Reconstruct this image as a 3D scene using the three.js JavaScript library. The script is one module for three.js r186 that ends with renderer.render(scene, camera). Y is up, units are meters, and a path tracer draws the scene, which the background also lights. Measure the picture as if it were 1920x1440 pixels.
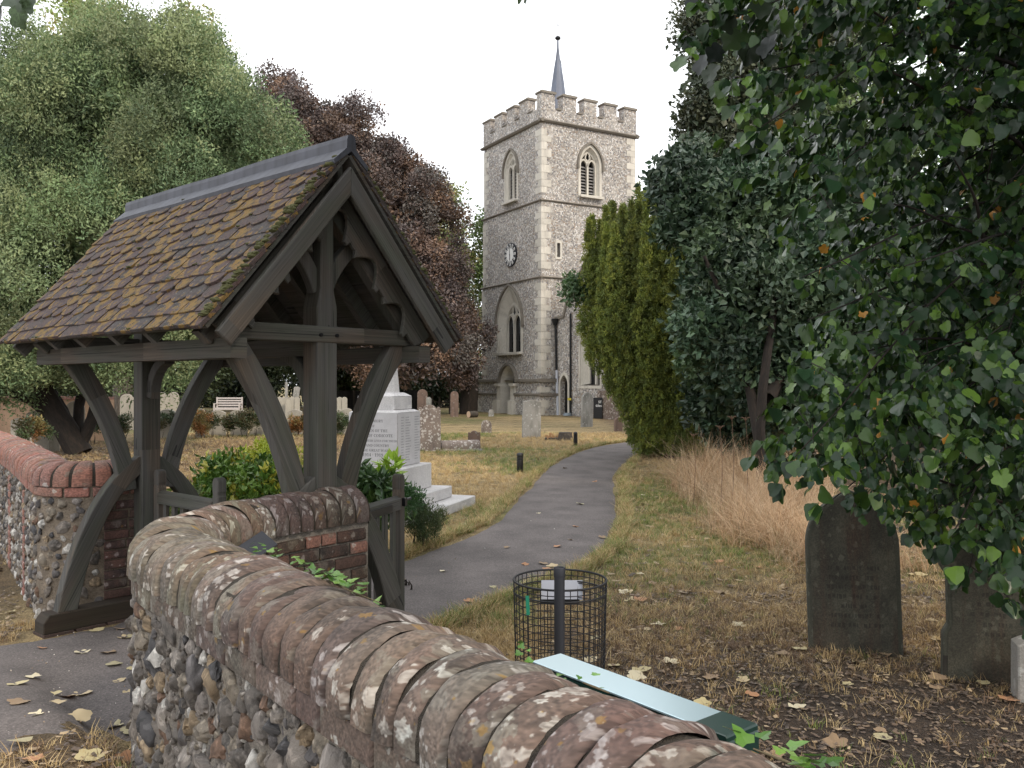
import * as THREE from 'three';
import { mergeGeometries } from 'three/addons/utils/BufferGeometryUtils.js';

// ---------------------------------------------------------------- camera, sky, sun, exposure
const scene = new THREE.Scene();
const EYE = 1.83, FOCAL = 1600;                       // eye height in metres, focal length in photo pixels
const camera = new THREE.PerspectiveCamera(48.46, 4 / 3, 0.05, 900);
camera.position.set(0, EYE, 0);
camera.lookAt(0, EYE, -10);
scene.add(camera);

const renderer = new THREE.WebGLRenderer({ antialias: true });
renderer.toneMapping = THREE.LinearToneMapping;
renderer.toneMappingExposure = 1.55;
renderer.shadowMap.enabled = true;
renderer.shadowMap.type = THREE.PCFSoftShadowMap;

function rng(seed) { let a = seed >>> 0; return () => { a = (a + 0x6D2B79F5) | 0; let t = Math.imul(a ^ (a >>> 15), 1 | a); t = (t + Math.imul(t ^ (t >>> 7), 61 | t)) ^ t; return ((t ^ (t >>> 14)) >>> 0) / 4294967296; }; }
const NT = new Float32Array(65536); { const r = rng(77); for (let i = 0; i < 65536; i++) NT[i] = r(); }
const sm = t => t * t * (3 - 2 * t);
function vn(x, y, per = 256, seed = 0) {              // value noise, repeats every per cells
  const xi = Math.floor(x), yi = Math.floor(y), fx = sm(x - xi), fy = sm(y - yi);
  const x0 = ((xi % per) + per) % per, x1 = (x0 + 1) % per, y0 = ((yi % per) + per) % per, y1 = (y0 + 1) % per;
  const h = (a, b) => NT[((a * 73 + b * 179 + seed * 1013 + ((a * b) & 255) * 31) & 65535)];
  const p = h(x0, y0), q = h(x1, y0), s = h(x0, y1), t = h(x1, y1);
  return p + (q - p) * fx + (s + (t - s) * fx - p - (q - p) * fx) * fy;
}
function fbm(x, y, per, oct = 4, seed = 0) { let a = 0.5, s = 0, n = 0; for (let i = 0; i < oct; i++) { s += a * vn(x, y, per, seed + i * 7); n += a; a *= 0.5; x *= 2; y *= 2; per *= 2; } return s / n; }
const lerp = (a, b, t) => a + (b - a) * t, clamp = (x, a = 0, b = 1) => Math.min(b, Math.max(a, x)), step = (a, b, x) => sm(clamp((x - a) / (b - a)));
const mix3 = (a, b, t) => [lerp(a[0], b[0], t), lerp(a[1], b[1], t), lerp(a[2], b[2], t)];

// bright, thinly overcast sky: white cloud with faint structure, the same all the way round
{
  const w = 512, h = 256, d = new Float32Array(w * h * 4);
  for (let j = 0; j < h; j++) for (let i = 0; i < w; i++) {
    const u = i / w, v = j / h, n = fbm(u * 8, v * 6, 8, 5, 3), m = fbm(u * 4, v * 3, 4, 4, 11);
    const L = 1.22 + 0.22 * (n - 0.5) + 0.3 * (m - 0.5), b = clamp(0.5 + 1.6 * (0.5 - n));
    const k = (j * w + i) * 4; d[k] = L * lerp(1, 0.93, b); d[k + 1] = L * lerp(1, 0.97, b); d[k + 2] = L * lerp(1.015, 1.03, b); d[k + 3] = 1;
  }
  const t = new THREE.DataTexture(d, w, h, THREE.RGBAFormat, THREE.FloatType);
  t.mapping = THREE.EquirectangularReflectionMapping; t.magFilter = t.minFilter = THREE.LinearFilter; t.wrapS = THREE.RepeatWrapping; t.needsUpdate = true;
  scene.background = t; scene.environment = t;
}
const sun = new THREE.DirectionalLight(0xfff0dc, 1.5);
sun.position.set(30, 38, 22); sun.target.position.set(0, 0, -12);
sun.castShadow = true; sun.shadow.radius = 22; sun.shadow.mapSize.set(4096, 4096);
Object.assign(sun.shadow.camera, { left: -60, right: 60, top: 60, bottom: -60, near: 1, far: 160 });
sun.name = 'sun'; scene.add(sun); scene.add(sun.target);

// ---------------------------------------------------------------- helpers
const used = new Map();
function numbered(n) { const k = used.get(n) || 0; used.set(n, k + 1); return k ? `${n}_${String(k).padStart(3, '0')}` : n; }
function tag(o, label, category, group, kind) {
  if (label) o.userData.label = label; if (category) o.userData.category = category; if (group) o.userData.group = group; if (kind) o.userData.kind = kind; return o;
}
function thing(name, label, category, [x, y, z] = [0, 0, 0], turn = 0, group) {
  const o = new THREE.Group(); o.name = numbered(name); scene.add(o); o.position.set(x, y, z); o.rotation.y = turn; return tag(o, label, category, group);
}
function part(name, g, m, parent, kind) { const o = new THREE.Mesh(Array.isArray(g) ? merge(g) : g, m); o.name = parent === scene ? numbered(name) : name; parent.add(o); if (kind) o.userData.kind = kind; return o; }
function merge(gs) { return gs.length === 1 ? gs[0] : mergeGeometries(gs.map(g => { const n = g.index ? g.toNonIndexed() : g; for (const k of Object.keys(n.attributes)) if (!['position', 'normal', 'uv', 'color'].includes(k)) n.deleteAttribute(k); return n; })); }
const bx = (w, h, d, x = 0, y = 0, z = 0) => new THREE.BoxGeometry(w, h, d).translate(x, y, z);
// box with uv in metres and chamfered long edges
function beam(w, h, d, c = 0.008) {
  const s = new THREE.Shape(), a = w / 2, b = h / 2; s.moveTo(-a + c, -b); s.lineTo(a - c, -b); s.lineTo(a, -b + c); s.lineTo(a, b - c); s.lineTo(a - c, b); s.lineTo(-a + c, b); s.lineTo(-a, b - c); s.lineTo(-a, -b + c); s.closePath();
  return new THREE.ExtrudeGeometry(s, { depth: d - 2 * c, bevelEnabled: true, bevelThickness: c, bevelSize: 0.001, bevelOffset: -0.001, bevelSegments: 1, steps: 1 }).translate(0, 0, -d / 2 + c);
}
function bbox(w, h, d, x = 0, y = 0, z = 0, c = 0.01) { return boxUV(beam(w, h, d, c)).translate(x, y, z); }
function boxUV(g, k = 1) {                              // uv in metres from the dominant axis of each face
  g = g.index ? g.toNonIndexed() : g; const p = g.attributes.position, n = p.count, uv = new Float32Array(n * 2), A = new THREE.Vector3(), B = new THREE.Vector3(), C = new THREE.Vector3();
  for (let i = 0; i < n; i += 3) {
    A.fromBufferAttribute(p, i); B.fromBufferAttribute(p, i + 1); C.fromBufferAttribute(p, i + 2);
    const nx = B.clone().sub(A).cross(C.clone().sub(A)), ax = Math.abs(nx.x), ay = Math.abs(nx.y), az = Math.abs(nx.z);
    [A, B, C].forEach((v, j) => { const q = ax >= ay && ax >= az ? [v.z, v.y] : ay >= az ? [v.x, v.z] : [v.x, v.y]; uv[(i + j) * 2] = q[0] * k; uv[(i + j) * 2 + 1] = q[1] * k; });
  }
  g.setAttribute('uv', new THREE.BufferAttribute(uv, 2)); return g;
}
function shiftUV(g, du, dv, swap) { const u = g.attributes.uv; for (let i = 0; i < u.count; i++) { const a = u.getX(i), b = u.getY(i); u.setXY(i, (swap ? b : a) + du, (swap ? a : b) + dv); } return g; }
function paint(g, c) { const n = g.attributes.position.count, a = new Float32Array(n * 3); for (let i = 0; i < n; i++) a.set(c, i * 3); g.setAttribute('color', new THREE.BufferAttribute(a, 3)); return g; }
const lin = (r, g, b) => { const c = new THREE.Color().setRGB(r / 255, g / 255, b / 255, THREE.SRGBColorSpace); return [c.r, c.g, c.b]; };
const V = (x, y, z) => new THREE.Vector3(x, y, z);
function limb(pts, r0, r1, seg = 7, steps = 0) {
  const c = new THREE.CatmullRomCurve3(pts.map(p => p.isVector3 ? p : V(...p))), n = steps || Math.max(3, pts.length * 3), g = new THREE.TubeGeometry(c, n, 1, seg, false), p = g.attributes.position;
  const L = c.getLength(), uv = g.attributes.uv;
  for (let i = 0; i <= n; i++) {
    const o = c.getPointAt(i / n), r = lerp(r0, r1, i / n);
    for (let j = 0; j <= seg; j++) { const k = i * (seg + 1) + j; p.setXYZ(k, o.x + (p.getX(k) - o.x) * r, o.y + (p.getY(k) - o.y) * r, o.z + (p.getZ(k) - o.z) * r); uv.setXY(k, j / seg * Math.max(0.3, r0 * 6), i / n * L); }
  }
  g.computeVertexNormals(); return g;
}
const PX = (px, d) => (px - 960) / FOCAL * d, PY = (py, d) => EYE - (py - 720) / FOCAL * d;   // metres off the axis and above ground for a bearing at distance d
const at = (px, py, d) => V(PX(px, d), PY(py, d), -d);

// ---------------------------------------------------------------- computed textures
function tex(w, h, fn, srgb = true) {
  const d = new Uint8Array(w * h * 4);
  for (let j = 0; j < h; j++) for (let i = 0; i < w; i++) { const c = fn(i / w, j / h, i, j), k = (j * w + i) * 4; d[k] = clamp(c[0], 0, 255); d[k + 1] = clamp(c[1], 0, 255); d[k + 2] = clamp(c[2], 0, 255); d[k + 3] = 255; }
  const t = new THREE.DataTexture(d, w, h, THREE.RGBAFormat); t.colorSpace = srgb ? THREE.SRGBColorSpace : THREE.NoColorSpace;
  t.wrapS = t.wrapT = THREE.RepeatWrapping; t.magFilter = t.minFilter = THREE.LinearFilter; t.needsUpdate = true; return t;
}
const rep = (t, x, y = x, ox = 0, oy = 0) => { const c = t.clone(); c.repeat.set(x, y); c.offset.set(ox, oy); c.needsUpdate = true; return c; };
const std = (o) => new THREE.MeshStandardMaterial({ roughness: 0.9, metalness: 0, ...o });
const g3 = v => [v, v, v];
// spots with ragged outlines, stamped so that they wrap
function spots(w, h, n, rmin, rmax, seed, where = () => 1, rag = 0.5) {
  const a = new Float32Array(w * h), r = rng(seed);
  for (let k = 0; k < n; k++) {
    const cx = r() * w, cy = r() * h, R = rmin * Math.pow(rmax / rmin, Math.pow(r(), 1.7)), ph = r() * 50, al = 0.6 + 0.4 * r(); if (r() > where(cx / w, cy / h)) continue;
    const R2 = Math.ceil(R * (1 + rag));
    for (let j = -R2; j <= R2; j++) for (let i = -R2; i <= R2; i++) {
      const th = Math.atan2(j, i), rr = R * (1 + rag * (vn(Math.cos(th) * 2 + ph, Math.sin(th) * 2 + ph, 256, 5) - 0.5) + rag * 0.5 * (vn(i * 0.35 + ph, j * 0.35, 256, 9) - 0.5)), q = Math.hypot(i, j);
      if (q < rr) { const x = ((Math.floor(cx) + i) % w + w) % w, y = ((Math.floor(cy) + j) % h + h) % h; a[y * w + x] = Math.max(a[y * w + x], al * Math.min(1, (rr - q) / 1.6)); }
    }
  }
  return a;
}
// old brick: fired clay, grime, pale crusts of lichen with their own outlines
function brickTex(seed, c1, c2, grime, nW, nG, nO, whereW) {
  const w = 1024, h = 512, A = spots(w, h, nW, 0.9, 13, seed, (u, v) => whereW(u, v) * step(0.38, 0.6, fbm(u * 10, v * 5, 10, 3, seed + 40)), 0.65), B = spots(w, h, nG, 1.5, 26, seed + 1, whereW, 0.9), C = spots(w, h, nO, 2, 9, seed + 2, () => 1, 0.9);
  return tex(w, h, (u, v, i, j) => {
    const n = fbm(u * 16, v * 8, 16, 5, seed), m = fbm(u * 5, v * 3, 5, 4, seed + 3), f = vn(u * 256, v * 128, 256, seed + 9), q = j * w + i;
    let c = mix3(c1, c2, clamp(m * 2 - 0.5)); c = mix3(c, grime, clamp((n - 0.45) * 2.6)); const k = 0.78 + 0.4 * f * (0.5 + n); c = c.map(x => x * k);
    c = mix3(c, [122, 120, 110], B[q] * 0.6 * (0.5 + 0.7 * f)); c = mix3(c, [146, 112, 52], C[q] * 0.6); c = mix3(c, [182, 180, 174], A[q] * (0.45 + 0.5 * f)); return c;
  });
}
const T = {};
T.grain = tex(512, 512, (u, v) => { const n = fbm(u * 8, v * 8, 8, 5, 21), f = vn(u * 256, v * 256, 256, 4); return g3(90 + 90 * n + 60 * f); }, false);
T.rough = tex(512, 512, (u, v) => { const n = fbm(u * 24, v * 24, 24, 4, 31), c = vn(u * 160, v * 160, 160, 6); return g3(255 * clamp(0.15 + 0.6 * n + 0.35 * c)); }, false);
T.copingA = brickTex(101, [104, 84, 75], [98, 87, 79], [64, 57, 52], 3200, 700, 200, (u, v) => 0.35 + 0.65 * fbm(u * 6, v * 4, 6, 3, 8));
T.brickB = brickTex(202, [100, 74, 64], [82, 66, 59], [50, 45, 42], 420, 160, 60, () => 1);
T.brickC = brickTex(303, [150, 102, 88], [132, 100, 90], [104, 88, 82], 620, 200, 20, () => 1);
T.mortar = tex(512, 512, (u, v) => { const n = fbm(u * 12, v * 12, 12, 5, 41), f = vn(u * 256, v * 256, 256, 12), s = vn(u * 90, v * 90, 90, 14); const k = 96 + 54 * n + 34 * (f - 0.5) - (s < 0.18 ? 26 : 0); return [k * 1.02, k * 0.96, k * 0.88]; });
T.flint = tex(256, 256, (u, v) => { const n = fbm(u * 4, v * 4, 4, 5, 51), f = vn(u * 128, v * 128, 128, 15); let k = 178 + 60 * (n - 0.45) + 40 * (f - 0.5) + 34 * step(0.58, 0.68, n) - 26 * step(0.4, 0.3, n); return [k, k, k * 0.98]; });
T.oak = tex(512, 512, (u, v) => {                       // silvered oak: grain runs along v
  const wv = fbm(u * 3, v * 2, 2, 3, 60) * 0.5, g = fbm(u * 64 + wv * 4, v * 2.0, 64, 4, 61), f = vn((u + wv * 0.02) * 180, v * 6, 180, 63), al = fbm(u * 4, v * 4, 4, 4, 65); let k = 62 + 28 * g + 12 * (f - 0.5); if (f < 0.08) k -= 18; if (vn(u * 46 + wv * 3, v * 1.5, 46, 67) < 0.07) k *= 0.55;
  k *= 0.82 + 0.36 * fbm(u * 2, v * 1, 2, 4, 69); return mix3(mix3([k * 1.0, k * 0.97, k * 0.92], [k * 1.08, k * 0.92, k * 0.76], clamp((fbm(u * 3, v * 1.5, 3, 4, 70) - 0.48) * 4) * 0.7), [k * 0.92, k * 0.96, k * 0.8], clamp((al - 0.5) * 3.5) * 0.6);
});
{ // clay roof tiles grown over with orange lichen, moss and pale crust
  const w = 1024, h = 1024, O = spots(w, h, 1500, 3, 46, 701, (u, v) => 0.2 + 0.8 * step(0.4, 0.58, fbm(u * 5, v * 5, 5, 3, 71)), 0.9), M = spots(w, h, 420, 3, 20, 702, () => 1, 0.9), P = spots(w, h, 380, 1.5, 7, 703);
  T.tile = tex(w, h, (u, v, i, j) => {
    const n = fbm(u * 20, v * 20, 20, 5, 72), m = fbm(u * 6, v * 6, 6, 3, 73), f = vn(u * 256, v * 256, 256, 74), q = j * w + i; let c = mix3([76, 62, 60], [66, 62, 61], clamp(m * 2 - 0.4)); c = mix3(c, [88, 62, 57], clamp((n - 0.55) * 3)); c = c.map(x => x * (0.75 + 0.45 * f));
    c = mix3(c, mix3([150, 104, 38], [120, 104, 46], n), O[q] * (0.55 + 0.4 * f)); c = mix3(c, [44, 40, 32], M[q] * 0.85); return mix3(c, [158, 158, 150], P[q] * 0.7);
  });
}
T.asphalt = tex(1024, 1024, (u, v) => { const n = fbm(u * 6, v * 6, 6, 5, 81), f = vn(u * 300, v * 300, 300, 82), s = vn(u * 420, v * 420, 420, 83); let k = 92 + 34 * (n - 0.5) + 30 * (f - 0.5); if (s > 0.93) k += 62; if (s < 0.06) k -= 24; return [k * 1.07, k * 1.0, k * 0.97]; });
T.turf = tex(1024, 1024, (u, v) => { const n = fbm(u * 14, v * 14, 14, 5, 91), f = vn(u * 330, v * 330, 330, 92), b = vn(u * 90, v * 330, 330, 93), e = vn(u * 330, v * 90, 330, 94); const k = 120 + 110 * n + 60 * (f - 0.5) + 44 * (b - 0.5) + 44 * (e - 0.5); return [k, k, k * 0.98]; });
{ // flint rubble wall seen from far off: knapped grey, white cortex and dark stones in lime mortar
  const N = 56, w = 1024, r = rng(811), cx = [], cy = [], cc = []; for (let i = 0; i < N * N; i++) { cx.push(r()); cy.push(r()); cc.push(r()); }
  const bump = new Uint8Array(w * w * 4);
  T.rubble = tex(w, w, (u, v, i, j) => {
    const gx = u * N, gy = v * N, X = Math.floor(gx), Y = Math.floor(gy); let d1 = 9, d2 = 9, id = 0;
    for (let b = -1; b <= 1; b++) for (let a = -1; a <= 1; a++) { const xx = (X + a + N) % N, yy = (Y + b + N) % N, q = yy * N + xx, dx = X + a + 0.15 + 0.7 * cx[q] - gx, dy = (Y + b + 0.15 + 0.7 * cy[q] - gy) * 1.15, d = dx * dx + dy * dy; if (d < d1) { d2 = d1; d1 = d; id = q; } else if (d < d2) d2 = d; }
    const e = Math.sqrt(d2) - Math.sqrt(d1), n = fbm(u * 5, v * 5, 5, 4, 812), f = vn(u * 256, v * 256, 256, 813), t = cc[id], m = [182, 174, 162];
    let c = t < 0.1 ? [118, 116, 118] : t < 0.36 ? [156, 151, 147] : t < 0.7 ? [182, 174, 165] : t < 0.93 ? [212, 208, 204] : [158, 138, 120]; c = c.map(x => x * (0.86 + 0.28 * f));
    c = mix3(m.map(x => x * (0.85 + 0.3 * f)), c, step(0.04, 0.2, e)); const k = 0.98 + 0.24 * n, q = (j * w + i) * 4; bump[q] = bump[q + 1] = bump[q + 2] = 255 * step(0, 0.35, e); bump[q + 3] = 255; return c.map(x => x * k);
  });
  T.rubbleBump = new THREE.DataTexture(bump, w, w, THREE.RGBAFormat); T.rubbleBump.wrapS = T.rubbleBump.wrapT = THREE.RepeatWrapping; T.rubbleBump.magFilter = T.rubbleBump.minFilter = THREE.LinearFilter; T.rubbleBump.needsUpdate = true;
}
function stoneTex(seed, c1, c2, dirt, spotsN, spotC, size = 512) {
  const A = spots(size, size, spotsN, 2, 16, seed, () => 1, 0.7);
  return tex(size, size, (u, v, i, j) => { const n = fbm(u * 7, v * 7, 7, 5, seed), m = fbm(u * 9, v * 2, 9, 4, seed + 4), f = vn(u * 200, v * 200, 200, seed + 5); let c = mix3(c1, c2, n); c = mix3(c, dirt, clamp((m - 0.5) * 2.2)); c = c.map(x => x * (0.92 + 0.16 * f)); return mix3(c, spotC, A[j * size + i] * 0.8); });
}
T.ashlar = stoneTex(901, [206, 200, 188], [190, 184, 172], [160, 154, 145], 60, [196, 190, 176]);
T.portland = stoneTex(911, [206, 202, 198], [190, 187, 186], [176, 173, 172], 20, [170, 168, 164]);
T.graveWhite = stoneTex(921, [136, 122, 112], [116, 106, 100], [92, 82, 78], 620, [206, 204, 200]);
T.graveGrey = stoneTex(931, [164, 160, 154], [140, 138, 132], [112, 110, 104], 120, [190, 190, 186]);
T.graveDark = stoneTex(941, [84, 82, 72], [62, 64, 54], [46, 42, 38], 240, [100, 100, 88]);
T.graveBrown = stoneTex(951, [132, 108, 94], [114, 96, 86], [88, 76, 70], 80, [160, 156, 148]);
T.bark = tex(256, 256, (u, v) => { const n = fbm(u * 10, v * 4, 4, 4, 961), f = fbm(u * 30, v * 10, 10, 3, 963), k = 46 + 58 * n + 36 * (f - 0.5); return [k * 1.05, k * 0.95, k * 0.84]; });
T.lead = tex(256, 256, (u, v) => { const n = fbm(u * 4, v * 4, 4, 5, 971), m = fbm(u * 20, v * 3, 3, 3, 973), k = 108 + 46 * (n - 0.5) + 34 * (m - 0.5); return [k * 0.97, k, k * 1.06]; });

const M = {
  oak: std({ map: T.oak, bumpMap: T.oak, bumpScale: 0.006, roughness: 0.85 }),
  asphalt: std({ map: rep(T.asphalt, 0.45), bumpMap: rep(T.asphalt, 0.45), bumpScale: 0.006, roughness: 0.92 }),
  turf: std({ map: rep(T.turf, 0.5), bumpMap: rep(T.turf, 0.5), bumpScale: 0.03, vertexColors: true, roughness: 1 }),
  mortar: std({ map: rep(T.mortar, 1.6), bumpMap: rep(T.rough, 3), bumpScale: 0.012 }),
  rubble: std({ map: rep(T.rubble, 0.25), bumpMap: rep(T.rubbleBump, 0.25), bumpScale: 0.05 }),
  ashlar: std({ map: rep(T.ashlar, 0.5), bumpMap: rep(T.grain, 0.7), bumpScale: 0.01 }),
  portland: std({ map: rep(T.portland, 0.7), bumpMap: rep(T.grain, 2), bumpScale: 0.002, roughness: 0.8 }),
  lead: std({ map: T.lead, color: 0xb0aeb4, roughness: 0.6, metalness: 0.15, bumpMap: T.lead, bumpScale: 0.006 }),
  black: std({ color: 0x111113, roughness: 0.45 }), dark: std({ color: 0x050506, roughness: 0.9 }),
  iron: std({ color: 0x1d1e20, roughness: 0.6, metalness: 0.3 }), glass: std({ color: 0x14161a, roughness: 0.15 }),
  bark: std({ map: rep(T.bark, 1.5), bumpMap: rep(T.bark, 1.5), bumpScale: 0.03 }), barkDark: std({ map: rep(T.bark, 1.5), color: 0x8c8078, bumpMap: rep(T.bark, 1.5), bumpScale: 0.02 }),
};
// ---------------------------------------------------------------- ground, path, apron
const UX = -0.755, UD = 0.656, VX = 0.656, VD = 0.755;      // gate: along the ridge, and inwards (x, distance)
// signed side of the near wall's line: positive on the road side
function roadSide(x, d) { const a = -((x + 1.5) * 0.76 + (d - 3.74) * 0.65); const b = -((x + 2.05) * VX + (d - 6.05) * VD); return Math.min(a, b + 0.5); }
function groundY(x, d) {
  let y = 0.0048 * Math.max(0, Math.min(d, 60) - 10);
  y += 0.24 * step(0, 0.25, roadSide(x, d)) * step(6.1, 3.4, d);
  y += 0.05 * (vn(x * 0.35 + 40, d * 0.35 + 40, 256, 3) - 0.5) * step(7, 11, d);
  return y;
}
function zone(x, d) {                                       // [straw, green, litter, soil] amounts
  const n = fbm(x * 0.35 + 60, d * 0.35 + 60, 256, 4, 5), m = fbm(x * 1.3 + 20, d * 1.3 + 20, 256, 4, 8), f = vn(x * 5 + 9, d * 5 + 3, 256, 12);
  let green = step(0.47, 0.62, n) * 0.75 + 0.2 * step(0.5, 0.7, m), litter = 0.1 * step(0.5, 0.8, m), soil = 0;
  if (x > 0.2) { const k = step(9.5, 6.5, d + 1.3 * (m - 0.5)); litter = lerp(litter, 0.55 + 0.6 * (m - 0.4), k); soil = 0.95 * step(7.2, 4.6, d + 2.2 * (n - 0.5) + 1.2 * (m - 0.5)) * step(0.3, 0.55, m + 0.15); green = lerp(green, 0.35 * step(0.5, 0.65, n), k); }
  if (x > 3.4 && d > 7) { litter = lerp(litter, 0.8, step(3.4, 5, x)); soil = lerp(soil, 0.6 * m + 0.1, step(3.4, 5.5, x)); }
  if (x < -3.2) { const k = step(-3.2, -5, x) * step(32, 24, d); litter = lerp(litter, 0.65 + 0.4 * (m - 0.5), k); green *= 1 - 0.8 * k; }
  if (roadSide(x, d) > 0) { litter = 0.5 + 0.8 * (m - 0.5); soil = 0.45 * step(0.45, 0.6, n + 0.2 * (f - 0.5)); green = 0.5 * step(0.52, 0.62, vn(x * 2.2 + 7, d * 2.2, 256, 33)); }
  return [1, green, clamp(litter), clamp(soil), m, f];
}
const CS = lin(212, 188, 140), CS2 = lin(194, 166, 120), CG = lin(138, 146, 76), CL = lin(134, 104, 80), CD = lin(74, 60, 51);
function groundColor(x, d) { const z = zone(x, d); let c = mix3(CS, CS2, z[4]); c = mix3(c, CG, clamp(z[1]) * (0.6 + 0.4 * z[5])); c = mix3(c, CL, z[2]); return mix3(c, CD, z[3]); }
function gridMesh(xs, ds, yOf, colOf) {
  const nx = xs.length, nd = ds.length, P = [], U = [], C = [], I = [];
  for (const d of ds) for (const x of xs) { P.push(x, yOf(x, d), -d); U.push(x, d); if (colOf) C.push(...colOf(x, d)); }
  for (let j = 0; j < nd - 1; j++) for (let i = 0; i < nx - 1; i++) { const a = j * nx + i; I.push(a, a + 1, a + nx, a + 1, a + nx + 1, a + nx); }
  const g = new THREE.BufferGeometry(); g.setAttribute('position', new THREE.Float32BufferAttribute(P, 3)); g.setAttribute('uv', new THREE.Float32BufferAttribute(U, 2)); if (colOf) g.setAttribute('color', new THREE.Float32BufferAttribute(C, 3)); g.setIndex(I); g.computeVertexNormals(); return g;
}
{
  const xs = [], ds = []; for (let x = -12; x <= 12; x += 0.2) xs.push(x); for (let k = 1, x = 12; x < 320; k++) { x += 0.3 * Math.pow(1.13, k); xs.push(x); xs.unshift(-x); }
  for (let d = -6; d <= 32; d += 0.2) ds.push(d); for (let k = 1, d = 32; d < 600; k++) { d += 0.4 * Math.pow(1.1, k); ds.push(d); } for (let d = -8; d > -40; d -= 4) ds.unshift(d);
  tag(part('ground', gridMesh(xs, ds, groundY, groundColor), M.turf, scene), null, null, null, 'structure');
}
// strips of asphalt between a left and a right edge line
function strip(L, R, n, m, lift, seed) {
  const cl = new THREE.CatmullRomCurve3(L.map(p => V(p[0], 0, -p[1]))), cr = new THREE.CatmullRomCurve3(R.map(p => V(p[0], 0, -p[1]))), P = [], U = [], I = [];
  for (let i = 0; i <= n; i++) {
    const a = cl.getPoint(i / n), b = cr.getPoint(i / n), ra = 0.07 * (fbm(i * 0.31, seed, 256, 3, 5) - 0.5) * 2, rb = 0.07 * (fbm(i * 0.31, seed + 9, 256, 3, 5) - 0.5) * 2;
    for (let j = 0; j <= m; j++) { const t = lerp(0 + ra * 0.5, 1 + rb * 0.5, j / m), x = lerp(a.x, b.x, t), z = lerp(a.z, b.z, t), e = j === 0 || j === m ? -0.03 : 0; P.push(x, groundY(x, -z) + lift + e, z); U.push(x, -z); }
  }
  for (let i = 0; i < n; i++) for (let j = 0; j < m; j++) { const a = i * (m + 1) + j; I.push(a, a + 1, a + m + 1, a + 1, a + m + 2, a + m + 1); }
  const g = new THREE.BufferGeometry(); g.setAttribute('position', new THREE.Float32BufferAttribute(P, 3)); g.setAttribute('uv', new THREE.Float32BufferAttribute(U, 2)); g.setIndex(I); g.computeVertexNormals(); if (g.attributes.normal.getY(5) < 0) { g.setIndex(I.map((v, i) => i % 3 === 1 ? I[i + 1] : i % 3 === 2 ? I[i - 1] : v)); g.computeVertexNormals(); } return g;
}
const PATHL = [[-2.86, 6.72], [-2.1, 7.5], [-1.45, 8.35], [-1.08, 8.95], [-0.67, 9.96], [-0.28, 11.05], [0.02, 13.2], [0.4, 15.8], [0.99, 19.6], [1.75, 22.4], [2.7, 24.6], [4.2, 26.6], [7, 28.5]];
const PATHR = [[-1.2, 5.34], [-0.75, 6.1], [-0.35, 6.85], [0.12, 7.6], [0.68, 8.5], [1.1, 9.6], [1.4, 11.2], [1.7, 13.6], [2.05, 16.6], [2.65, 19.4], [3.25, 21.6], [4.8, 23.6], [7.6, 25.6]];
tag(part('path', strip(PATHL, PATHR, 150, 10, 0.016, 3), M.asphalt, scene), null, null, null, 'structure');
const APRL = [[-2.9, 6.7], [-3.42, 6.1], [-4.2, 5.7], [-6.5, 4.6], [-9, 2.6], [-12, -2]], APRR = [[-1.22, 5.3], [-1.7, 4.72], [-1.9, 4.3], [-2.2, 3.62], [-2.9, 2.2], [-4.4, -2.5]];
tag(part('roadside_pavement', strip(APRL, APRR, 90, 12, 0.02, 21), M.asphalt, scene), null, null, null, 'structure');
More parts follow.
